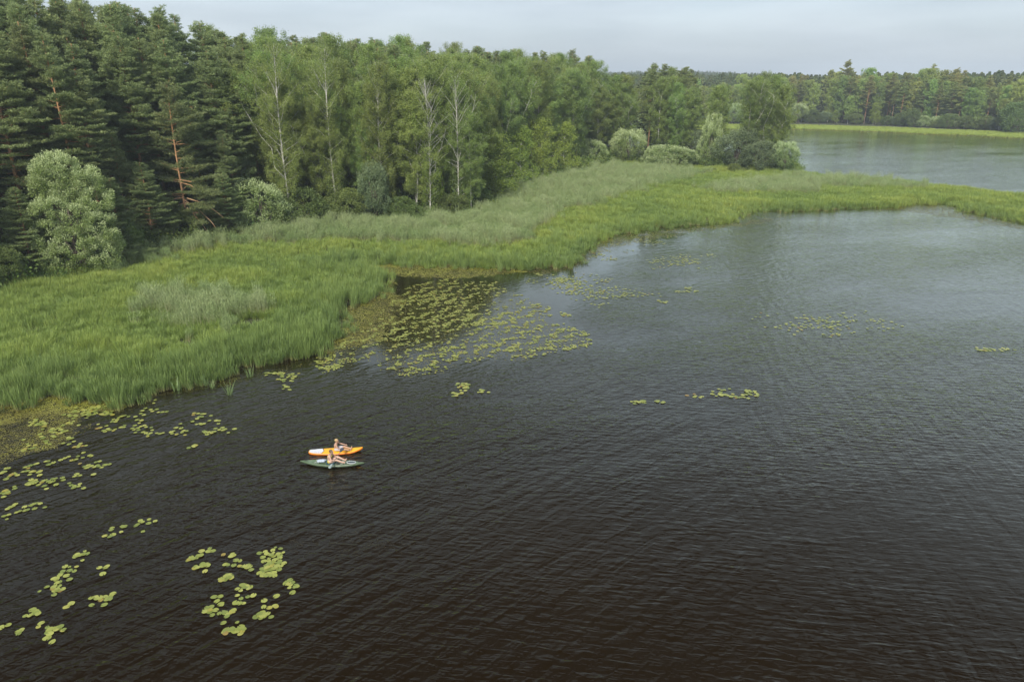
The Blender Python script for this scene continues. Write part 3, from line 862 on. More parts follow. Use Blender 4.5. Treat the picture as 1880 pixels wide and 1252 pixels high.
for ri, (off, sp) in enumerate([(2.6, 3.4), (7.0, 4.0), (11, 4.2), (15.5, 4.6), (21, 5), (28, 6), (36, 7)]):
    s = random.uniform(0, 4)
    while s < cum2[-1]:
        i = min(len(sl2) - 1, int(np.searchsorted(cum2, s) - 1) if s > 0 else 0); i = max(i, 0)
        d = sg2[i] / sl2[i]; nn_ = np.array([-d[1], d[0]])
        x, y = fl[i] + d * (s - cum2[i]) + nn_ * (off + random.uniform(-1.3, 1.3))
        s += sp * random.uniform(.75, 1.25)
        px, py = P(x, y, 0)
        if any((x - a) ** 2 + (y - b) ** 2 < 8 for a, b in placed2): continue
        if ri == 0: kind = random.choice(['green', 'green', 'young', 'grey', 'birch_f', 'silver'] if random.random() < .7 else ['green', 'grey'])
        else: kind = 'pine_f' if random.random() < [0, .5, .66, .7, .7, .7, .7][ri] else 'birch_f'
        ys_ = float(np.interp(px, [a for a, b in FSK], [b for a, b in FSK])) + random.gauss(4, 6)
        hs = height_at(x, y, ys_)
        if kind in ('pine_f', 'birch_f'):
            h = hs * [.6, .86, .95, 1, 1, .97, .95][ri] * random.uniform(.86, 1.03)
            h = max(8, min(h, 29))
        elif kind == 'young': h = random.uniform(5, 9)
        else: h = random.uniform(3, 6.5)
        placed2.append((x, y))
        place(kind, x, y, h, wx=random.uniform(1.0, 1.25), group='trees of the wood on the far shore')
        TREES[-1].append(10 + ri)
# bare leaning dead tree on the far shore
mbd = MB(); rg = np.random.default_rng(15)
p = np.array([[0, 0, 0], [.9, 0, 2.4], [2.0, .1, 5.2], [3.4, .1, 8.2], [4.6, .2, 10.5]]); tube(mbd, p, [.2, .17, .13, .08, .03], 6)
for q in range(9):
    t_ = rg.uniform(.35, .95); b0 = np.array([np.interp(t_, np.linspace(0, 1, 5), p[:, k]) for k in range(3)])
    tube(mbd, limb_path(b0, rg.uniform(-.8, .8) + (0 if q % 2 else 2.6), R(rg.uniform(25, 60)), rg.uniform(1.2, 3), .1, 5, rg), np.linspace(.05, .012, 5), 4)
x, y = G(1818, 241)
o = link('dead_tree', mbd.mesh('dead_tree', M['dead_white'], smooth=True), None, (x, y, .1)); tag(o, 'bare bleached dead tree leaning to the right on the far shore', 'dead tree')

# ---------------------------------------------------------------- give every forest tree its own words
LM = [(-330, 'the left border of the forest'), (8, 'the leftmost rounded bush'), (138, 'the big silver willow'), (352, 'the layered pine'), (482, 'the first silver bush'), (622, 'the forked white birch'),
      (790, 'the lone white birch'), (905, 'the meadow corner young birch'), (1040, 'the yellow-green young birch'), (1154, 'the largest silver willow bush'),
      (1300, 'the tall narrow silver willow'), (1392, 'the tallest peninsula tip birch')]
FLM = [(1250, 'the peninsula gap'), (1342, 'the gap silver willow'), (1463, 'the far shore silver willow'), (1532, 'the far yellow-green young tree'), (1602, 'the far light green birch'), (1694, 'the small far silver bush'), (1818, 'the bare bleached dead tree'), (1900, 'the right end bush')]
ORD = ['first', 'second', 'third', 'fourth', 'fifth', 'sixth', 'seventh', 'eighth', 'ninth', 'tenth', 'eleventh', 'twelfth', 'thirteenth', 'fourteenth', 'fifteenth', 'sixteenth', 'seventeenth', 'eighteenth', 'nineteenth', 'twentieth']
ROW = ['at the forest edge', 'in the second row', 'in the third row', 'in the fourth row', 'in the fifth row', 'in the sixth row', 'in the seventh row', 'in the eighth row', 'in the rearmost row']
bins = {}
for T_ in TREES:
    if T_[5] is None and len(T_) > 6:
        lm = LM if T_[6] < 10 else FLM
        k = max(range(len(lm)), key=lambda i: (lm[i][0] <= T_[0], lm[i][0] if lm[i][0] <= T_[0] else -1e9 - lm[i][0]))
        bins.setdefault((T_[6], k, CATS[T_[2]][1] + T_[2]), []).append(T_)
KW = {'pine_f': 'pine', 'birch_f': 'birch', 'pine': 'pine', 'low_pine': 'low-branched pine', 'birch': 'birch', 'young': 'young birch', 'green': 'green bush', 'grey': 'grey-green bush', 'silver': 'silver bush'}
for (ri, k, kk), L_ in bins.items():
    L_.sort(key=lambda a: a[0])
    lm = LM if ri < 10 else FLM
    for i, T_ in enumerate(L_):
        row = ROW[ri] if ri < 10 else ['by the far water', 'in the far second row', 'in the far third row', 'in the far fourth row', 'in the far fifth row', 'in the far sixth row', 'in the far back row'][ri - 10]
        T_[4]['label'] = f"{ORD[min(i, 19)]} {KW[T_[2]]} {row} right of {lm[k][1]}"

# ------------------------------------------------------------------ instanced ground cover
def gn_scatter(name, pts, attrs, protos, kind='stuff', label=None, cat=None):
    """one object: points with scale/rotation/tint attributes, a tuft mesh instanced on each by geometry nodes"""
    me = bpy.data.meshes.new(name)
    me.vertices.add(len(pts)); me.vertices.foreach_set('co', np.asarray(pts, np.float32).ravel())
    for k, v in attrs.items():
        if k == 'idx':
            a = me.attributes.new(k, 'INT', 'POINT'); a.data.foreach_set('value', np.asarray(v, np.int32))
        elif np.ndim(v) == 2:
            a = me.attributes.new(k, 'FLOAT_VECTOR', 'POINT'); a.data.foreach_set('vector', np.asarray(v, np.float32).ravel())
        else:
            a = me.attributes.new(k, 'FLOAT', 'POINT'); a.data.foreach_set('value', np.asarray(v, np.float32))
    o = link(name, me)
    hid = bpy.data.collections.new(name + '_tufts')
    for i, pm in enumerate(protos):
        ob = bpy.data.objects.new(f'{name}_{i}', pm); hid.objects.link(ob)
    ng = bpy.data.node_groups.new(name, 'GeometryNodeTree')
    ng.interface.new_socket('Geometry', in_out='INPUT', socket_type='NodeSocketGeometry')
    ng.interface.new_socket('Geometry', in_out='OUTPUT', socket_type='NodeSocketGeometry')
    gi = ng.nodes.new('NodeGroupInput'); go = ng.nodes.new('NodeGroupOutput')
    ci = ng.nodes.new('GeometryNodeCollectionInfo'); ci.inputs['Collection'].default_value = hid
    ci.inputs['Separate Children'].default_value = True; ci.inputs['Reset Children'].default_value = True
    ip = ng.nodes.new('GeometryNodeInstanceOnPoints'); ip.inputs['Pick Instance'].default_value = True
    def na(nm, dt):
        n = ng.nodes.new('GeometryNodeInputNamedAttribute'); n.data_type = dt; n.inputs['Name'].default_value = nm
        return n.outputs['Attribute']
    ng.links.new(gi.outputs[0], ip.inputs['Points']); ng.links.new(ci.outputs[0], ip.inputs['Instance'])
    ng.links.new(na('idx', 'INT'), ip.inputs['Instance Index'])
    e2r = ng.nodes.new('FunctionNodeEulerToRotation'); ng.links.new(na('rot', 'FLOAT_VECTOR'), e2r.inputs[0])
    ng.links.new(e2r.outputs[0], ip.inputs['Rotation']); ng.links.new(na('scl', 'FLOAT_VECTOR'), ip.inputs['Scale'])
    ng.links.new(ip.outputs[0], go.inputs[0])
    md = o.modifiers.new('scatter', 'NODES'); md.node_group = ng
    tag(o, label, cat, None, kind)
    return o
def blades_mat(name, low, c0, c1, c2, base=.22, transl=.35):
    """low = colour at the foot of the blade, c0..c2 = colours across the tint range"""
    m, t = mat(name)
    at = N(t, 'ShaderNodeAttribute', attribute_type='INSTANCER', attribute_name='tint')
    hg = N(t, 'ShaderNodeAttribute', attribute_type='GEOMETRY', attribute_name='hgt')
    c = ramp(t, [(0, c0), (.5, c1), (1, c2)], at.outputs['Fac'])
    mr = N(t, 'ShaderNodeMapRange', interpolation_type='SMOOTHSTEP'); mr.inputs['From Min'].default_value = 0.0; mr.inputs['From Max'].default_value = base * 2
    t.links.new(hg.outputs['Fac'], mr.inputs[0])
    mi = N(t, 'ShaderNodeMix', data_type='RGBA')
    t.links.new(mr.outputs[0], mi.inputs[0]); mi.inputs[6].default_value = (*low, 1); t.links.new(c, mi.inputs[7])
    pb = N(t, 'ShaderNodeBsdfPrincipled'); pb.inputs['Roughness'].default_value = .5; pb.inputs['Specular IOR Level'].default_value = .25
    tr = N(t, 'ShaderNodeBsdfTranslucent'); ms = N(t, 'ShaderNodeMixShader'); ms.inputs[0].default_value = transl
    t.links.new(mi.outputs[2], pb.inputs['Base Color']); t.links.new(mi.outputs[2], tr.inputs[0])
    t.links.new(pb.outputs[0], ms.inputs[1]); t.links.new(tr.outputs[0], ms.inputs[2])
    t.links.new(ms.outputs[0], N(t, 'ShaderNodeOutputMaterial').inputs[0])
    return m
def tuft(seed, n, rad, h, wid, lean, curve, m, name, plume=False):
    rg = np.random.default_rng(seed)
    mbt = MB()
    a = rg.uniform(0, 6.28, n); r = rad * np.sqrt(rg.random(n))
    base = np.stack([np.cos(a) * r, np.sin(a) * r, np.zeros(n) - .05], -1)
    a2 = a + rg.normal(0, .8, n)
    out = np.stack([np.cos(a2), np.sin(a2), np.zeros(n)], -1)
    hh = h * rg.uniform(.62, 1.08, n)[:, None]
    ln = lean * rg.uniform(.3, 1.2, n)[:, None]; cv = curve * rg.uniform(.2, 1.3, n)[:, None]
    side = nrm(np.stack([-np.sin(a2 + rg.normal(0, .7, n)), np.cos(a2), np.zeros(n)], -1))
    ss = [0, .38, .72, 1.0]; ww = [.8, 1.0, .7, .08]
    Vs = []; Hs = []
    for s_, w_ in zip(ss, ww):
        c = base + np.array([0, 0, 1]) * hh * (s_ - .25 * cv * s_ ** 3) + out * hh * (ln * s_ + cv * s_ ** 2.2 * .6)
        Vs.append(c - side * wid * w_ * .5); Vs.append(c + side * wid * w_ * .5); Hs += [s_, s_]
    V = np.stack(Vs, 1)
    Hh = np.tile(np.array(Hs), n)
    F = []
    for k in range(3):
        F.append(np.stack([np.arange(n) * 8 + k * 2, np.arange(n) * 8 + k * 2 + 1, np.arange(n) * 8 + k * 2 + 3, np.arange(n) * 8 + k * 2 + 2], -1))
    mbt.add(V.reshape(-1, 3), np.concatenate(F), Hh)
    if plume:
        # narrow leaves standing off the stems
        k = n * 3
        pick = rg.integers(0, n, k); s_ = rg.uniform(.35, .98, k)[:, None]
        c = base[pick] + np.array([0, 0, 1]) * hh[pick] * s_ + out[pick] * hh[pick] * ln[pick] * s_
        d = nrm(rg.normal(0, 1, (k, 3)) * np.array([.7, .7, .3]) + np.array([.2, 0, 1.1]))
        leaves(mbt, c + d * .16, rg.normal(0, 1, (k, 3)), d, .03, .30, np.clip(s_[:, 0], .5, 1))
    return mbt.mesh(name, m, attr='hgt')
mg = blades_mat('sedge_blades', (.16, .13, .05), (.145, .220, .058), (.215, .295, .066), (.298, .355, .076), .18)
mc = blades_mat('cattail_blades', (.34, .30, .14), (.150, .222, .066), (.200, .278, .080), (.250, .322, .092), .22)
mr_ = blades_mat('reed_stems', (.40, .33, .22), (.205, .290, .106), (.262, .334, .142), (.315, .374, .182), .36)
sedge = [tuft(900 + i, 46, .30, .95, .026, .22, .55, mg, 'sedge') for i in range(4)]
catt = [tuft(920 + i, 40, .30, 1.45, .034, .12, .28, mc, 'cattail') for i in range(3)]
reed = [tuft(940 + i, 34,   .42, 1.75, .022, .05, .10, mr_, 'reed', True) for i in range(3)]
mfs = blades_mat('far_sedge_blades', (.25, .22, .09), (.24, .32, .07), (.32, .40, .08), (.40, .46, .10), .15)
farb = [tuft(970 + i, 60, .75, 1.15, .06, .18, .45, mfs, 'shore_sedge') for i in range(2)]
big = [tuft(960 + i, 60, .75, 1.15, .06, .18, .45, mg, 'far_sedge') for i in range(3)]

def poly_w(pts): return np.array([tuple(G(*p)) for p in pts])
REEDS = [poly_w([(262, 600), (275, 560), (330, 545), (400, 540), (462, 562), (472, 590), (440, 604), (360, 612)]),
         poly_w([(215, 492), (320, 462), (520, 430), (700, 412), (870, 400), (935, 356), (1060, 326), (1130, 312), (1210, 316), (1290, 322), (1250, 336), (1200, 348), (1120, 372), (1030, 392), (975, 425), (965, 452), (880, 457), (720, 448), (560, 446), (420, 455), (330, 475), (220, 503)]),
         poly_w([(1290, 350), (1400, 338), (1510, 344), (1500, 358), (1400, 362), (1310, 360)]),
         poly_w([(1440, 330), (1560, 334), (1690, 346), (1700, 352), (1560, 350), (1450, 340)])]
def reed_d(x, y):
    d = np.full(np.shape(x), -1e9)
    for p in REEDS: d = np.maximum(d, sdf(x, y, p))
    return d
# meadow area = land in front of the forest edge
MEADOW = np.array([tuple(e) for e in edge_w] + [tuple(G(1480, 316)), tuple(G(1560, 320)), tuple(G(1700, 336)), tuple(G(1900, 360)), tuple(G(2180, 400)), tuple(G(2160, 470))] + [(40, 40), (-60, 20), (-160, 40)])
def cand(x0, x1, y0, y1, dens, seed):
    rg = np.random.default_rng(seed); n = int((x1 - x0) * (y1 - y0) * dens)
    return rg.uniform(x0, x1, n), rg.uniform(y0, y1, n), rg
ax, ay = [], []
for (x0, x1, y0, y1, dn) in ((-75, 12, 36, 82, 9.0), (-75, 50, 82, 120, 5.2), (-40, 90, 120, 215, 3.0), (90, 190, 90, 215, 2.0), (50, 90, 60, 120, 4.0), (90, 190, 60, 90, 3.0)):
    x_, y_, rg = cand(x0, x1, y0, y1, dn, 50 + int(y0))
    d = sdf(x_, y_, LAND1)
    wig = .40 * fbm(x_, y_, 1.6, 31) + .45 * fbm(x_, y_, .5, 32)
    k = (d + wig > -.05 - 1.3 * (rg.random(len(d)) < .09))
    x_, y_ = x_[k], y_[k]
    # keep the meadow: not deep into the forest
    fe = sdf(x_, y_, MEADOW)
    k = (fe > -5) | ((x_ > 55) & (y_ < 190))
    ax.append(x_[k]); ay.append(y_[k])
gx = np.concatenate(ax); gy = np.concatenate(ay)
rg = np.random.default_rng(8)
dsh = sdf(gx, gy, LAND1); rd = reed_d(gx, gy) + 1.4 * fbm(gx, gy, .8, 12) + rg.normal(0, .8, len(gx))
isreed = (rd > 0) & (rg.random(len(gx)) < np.where(gy < 82, .30, .75))
# bare scars in the meadow
scar = np.zeros(len(gx), bool)
for (px, py, r_) in ((343, 637, .8), (62, 612, .7), (572, 522, .6), (470, 596, 1.0), (290, 652, .4), (445, 598, .7)):
    cx, cy = G(px, py); scar |= ((gx - cx) / 1.5) ** 2 + (gy - cy) ** 2 < r_ ** 2
edge_z = np.clip(1 - (dsh - 1) / 5.5 + .5 * fbm(gx, gy, .35, 5), 0, 1)
left_blue = np.clip((88 - gy) / 20, 0, 1)
iscat = (~isreed) & (rg.random(len(gx)) < edge_z * (.2 + .5 * left_blue))
patch = fbm(gx, gy, .16, 41); patch2 = fbm(gx, gy, .55, 42)
tint = np.clip(.48 + .28 * patch + .16 * patch2 + rg.normal(0, .13, len(gx)) + .20 * np.clip(fbm(gx, gy, .07, 77), -1, 1) - .15 * (dsh < 1.5), 0, 1)
gz = ground_z(gx, gy) - .04
gz = np.maximum(gz, -.12)
def attrs(k, smin, smax, nidx, tn, hvar=None):
    n = int(k.sum()); s = rg.uniform(smin, smax, n)
    hz = s * (1 + .34 * patch2[k] + .24 * fbm(gx[k], gy[k], 2.5, 4))
    return dict(scl=np.stack([s, s, np.clip(hz, .35, 2)], -1), rot=np.stack([rg.normal(0, .09, n), rg.normal(.08, .09, n), rg.uniform(0, 6.28, n)], -1), idx=rg.integers(0, nidx, n), tint=tn[k])
ks = (~isreed) & (~iscat) & (~scar) & (gy < 120)
kf = (~isreed) & (~scar) & (gy >= 120)
kc = iscat & (~scar) & (gy < 120)
kr = isreed & (~scar)
pts = np.stack([gx, gy, gz], -1)
print('grass', ks.sum(), kf.sum(), kc.sum(), kr.sum())
gn_scatter('marsh_grass', pts[ks], attrs(ks, .75, 1.15, 4, tint), sedge, label='bright green sedge covering the marsh meadow', cat='grass')
gn_scatter('far_marsh_grass', pts[kf], attrs(kf, .7, 1.05, 3, np.clip(tint + .08, 0, 1)), big, label='green marsh grass on the narrow spit and far meadow', cat='grass')
gn_scatter('cattails', pts[kc], attrs(kc, .75, 1.1, 3, tint), catt, label='taller blue-green cattail blades along the water margin', cat='cattails')
gn_scatter('reeds', pts[kr], attrs(kr, .8, 1.15, 3, np.clip(.5 + .5 * patch2, 0, 1)), reed, label='pale grey-green reed bed with straw coloured stems', cat='reeds')
# far shore strip of sedge
x_, y_, rg = cand(60, 330, 190, 390, 1.6, 5)
d = sdf(x_, y_, LAND2); k = (d > -.3) & (d < 30); x_, y_ = x_[k], y_[k]
n = len(x_); s = rg.uniform(.6, .9, n)
gn_scatter('far_shore_grass', np.stack([x_, y_, np.full(n, .03)], -1), dict(scl=np.stack([s, s, s], -1), rot=np.stack([rg.normal(0, .05, n)] * 2 + [rg.uniform(0, 6.28, n)], -1), idx=rg.integers(0, 2, n), tint=np.clip(rg.normal(.5, .25, n), 0, 1)), farb, label='yellow-green sedge strip along the far shore', cat='grass')
# undergrowth below the forest edge
n = 9000
ii = rg.uniform(0, cum[-1], n); oo = rg.uniform(-1.5, 16, n)
U = np.array([edge_at(a, b) for a, b in zip(ii, oo)])
k = sdf(U[:, 0], U[:, 1], LAND1) > 1; U = U[k]; n = len(U)
mu = leaf_mat('undergrowth_leaves', (.08, .13, .03), (.17, .235, .055), .35, .2, attr_type='GEOMETRY')
und = []
for i in range(3):
    rg2 = np.random.default_rng(70 + i); mbu = MB()
    c = rg2.normal(0, 1, (170, 3)) * np.array([.42, .42, .35]) + np.array([0, 0, .6]); c[:, 2] = np.abs(c[:, 2])
    leaves(mbu, c, rg2.normal(0, 1, c.shape) + np.array([0, 0, 1]), rg2.normal(0, 1, c.shape), .10, .17, rg2.random(len(c)))
    und.append(mbu.mesh('undergrowth', mu))
s = rg.uniform(.8, 3.0, n) * np.clip(.6 + .4 * fbm(U[:, 0], U[:, 1], .5, 8), .4, 1)
gn_scatter('undergrowth', np.stack([U[:, 0], U[:, 1], ground_z(U[:, 0], U[:, 1])], -1), dict(scl=np.stack([s, s, s], -1), rot=np.stack([0 * s, 0 * s, rg.uniform(0, 6.28, n)], -1), idx=rg.integers(0, 3, n), tint=rg.random(n)), und, label='leafy undergrowth along the foot of the forest', cat='undergrowth')

# ------------------------------------------------------------------ far-off wood on the hills
def far_crown(seed, h=17, r=3.4, con=False):
    rg = np.random.default_rng(seed); mbf = MB()
    n = 800
    u = rg.random(n); z = h * (.18 + .82 * u)
    rad = r * (np.sin(np.clip(u, .02, .98) * math.pi) ** .6 if not con else (1 - u) ** .7 + .08) * rg.uniform(.6, 1.05, n)
    a = rg.uniform(0, 6.28, n)
    c = np.stack([np.cos(a) * rad, np.sin(a) * rad, z], -1)
    nn2 = np.stack([np.cos(a), np.sin(a), .7 + 0 * a], -1) + rg.normal(0, .5, (n, 3))
    leaves(mbf, c, nn2, rg.normal(0, 1, (n, 3)), .6, .85, rg.random(n))
    tube(mbf, [(0, 0, -.5), (0, 0, h * .8)], [.2, .08], 5, .2)
    return mbf.mesh('far_crown', mfar)
mfar = leaf_mat('far_forest_leaves', (.06, .085, .032), (.12, .155, .055), .25, .2, huevar=.02)
fcs = [far_crown(1), far_crown(2, 19, 3), far_crown(3, 20, 2.6, True), far_crown(4, 21, 2.6, True)]
rg = np.random.default_rng(99)
n = 42000
azr = rg.uniform(-.15, .95, n); yy = 360 + 1900 * rg.random(n) ** 1.5
xx = azr * yy
d = sdf(xx, yy, LAND2)
k = (d > 85) & (d < 2400); xx, yy = xx[k], yy[k]; n = len(xx)
s = rg.uniform(.75, 1.15, n)
gn_scatter('distant_forest', np.stack([xx, yy, ground_z(xx, yy)], -1), dict(scl=np.stack([s * 1.15, s * 1.15, s], -1), rot=np.stack([0 * s, 0 * s, rg.uniform(0, 6.28, n)], -1), idx=rg.integers(0, 4, n), tint=rg.random(n)), fcs, label='distant wooded hills fading into haze at the horizon', cat='forest')

# the wood goes on behind the rows that show
rg = np.random.default_rng(123)
xx = rg.uniform(-230, 60, 9000); yy = rg.uniform(60, 300, 9000)
k = (sdf(xx, yy, LAND1) > 3) & (sdf(xx, yy, MEADOW) < -46) & (sdf(xx, yy, MEADOW) > -120) & (rg.random(9000) < .35)
xx, yy = xx[k], yy[k]; n = len(xx); s = rg.uniform(.85, 1.1, n)
gn_scatter('deep_forest', np.stack([xx, yy, ground_z(xx, yy)], -1), dict(scl=np.stack([s * 1.2, s * 1.2, s], -1), rot=np.stack([0 * s, 0 * s, rg.uniform(0, 6.28, n)], -1), idx=rg.integers(0, 4, n), tint=rg.random(n)), fcs, label='depths of the forest behind the rows of trees on the left shore', cat='forest')

# ------------------------------------------------------------------ house glimpsed beyond the gap
x, y = G(1360, 232); y += 40; x += 10
hs = bpy.data.objects.new('house', None); COL.objects.link(hs)
k_ = (1360 - 940) / (P(x, y, 0)[0] - 940); x *= k_
hs.location = (x, y, float(ground_z(np.array([x]), np.array([y]))[0])); hs.rotation_euler = (0, 0, R(25))
tag(hs, 'small white house with a blue-grey roof glimpsed between the far trees', 'house')
def box(mb, c, s, mi=0):
    c = np.array(c, float); s = np.array(s, float) / 2
    V = np.array([(a, b, d) for d in (-1, 1) for b in (-1, 1) for a in (-1, 1)]) * s + c
    mb.add(V, [(0, 2, 3, 1), (4, 5, 7, 6), (0, 1, 5, 4), (2, 6, 7, 3), (1, 3, 7, 5), (0, 4, 6, 2)], 0, mi)
m1 = MB(); box(m1, (0, 0, 4.0), (9, 7, 8)); m1.add([(-4.5, -3.5, 8), (-4.5, 3.5, 8), (-4.5, 0, 12)], [(0, 2, 1)], 0); m1.add([(4.5, -3.5, 8), (4.5, 3.5, 8), (4.5, 0, 12)], [(0, 1, 2)], 0)
link('wall', m1.mesh('wall', plain('white_render', (.78, .78, .76), .7, .05)), hs)
m1 = MB()
for sg_ in (-1, 1):
    V = [(-5, sg_ * 4.1, 7.5), (5, sg_ * 4.1, 7.5), (5, 0, 12.25), (-5, 0, 12.25)]
    V2 = [(a, b, c + .18) for a, b, c in V]
    m1.add(V + V2, [(0, 1, 2, 3), (4, 7, 6, 5), (0, 4, 5, 1), (0, 3, 7, 4), (1, 5, 6, 2)], 0)
link('roof', m1.mesh('roof', plain('blue_grey_roof', (.22, .30, .38), .5, .1)), hs)
mwin = plain('dark_glass', (.03, .05, .08), .1, .1)
for wx_ in (-2.6, 0, 2.6):
    for wz in (2.2, 5.6):
        m1 = MB(); box(m1, (wx_, -3.52, wz), (1.2, .06, 1.5)); link('window', m1.mesh('window', mwin), hs)

# ------------------------------------------------------------------ lily pads
mp_ = None
def mat_pad():
    m, t = mat('lily_pad')
    at = N(t, 'ShaderNodeAttribute', attribute_name='tint')
    oi = N(t, 'ShaderNodeObjectInfo')
    v = math_(t, 'FRACT', math_(t, 'ADD', at.outputs['Fac'], math_(t, 'MULTIPLY', oi.outputs['Random'], .999)))
    c = ramp(t, [(0, (.108, .138, .022)), (.4, (.178, .200, .034)), (.85, (.250, .262, .058)), (.95, (.22, .20, .03)), (1, (.17, .10, .025))], v)
    pb = N(t, 'ShaderNodeBsdfPrincipled'); pb.inputs['Roughness'].default_value = .35
    t.links.new(c, pb.inputs['Base Color'])
    t.links.new(pb.outputs[0], N(t, 'ShaderNodeOutputMaterial').inputs[0])
    return m
MP = mat_pad()
def pad_geo(r=1.0, ns=16, seed=0):
    rg = np.random.default_rng(seed)
    a = np.linspace(R(12), R(348), ns)
    rim = np.stack([np.cos(a) * r * (1 + .03 * rg.normal(0, 1, ns)), np.sin(a) * r * .88 * (1 + .03 * rg.normal(0, 1, ns)), .03 * r * (1 + rg.normal(0, 1, ns) * .9)], -1)
    V = np.vstack([[.12 * r, 0, .0], rim, rim * .96 - np.array([0, 0, .045 * r]), [.12 * r, 0, -.03 * r]])
    F3 = [(0, 1 + j, 2 + j) for j in range(ns - 1)]
    return V, F3, [(1 + j, 1 + ns + j, 2 + ns + j, 2 + j) for j in range(ns - 1)]
padm = []
for i in range(5):
    m1 = MB(); V_, F3_, F4_ = pad_geo(1.0, 18, i)
    m1.add(V_, F3_, 0); m1.F[4].append(np.array(F4_)); m1.M[4].append(np.zeros(len(F4_), int))
    padm.append(m1.mesh('lily_pad', MP, smooth=False))
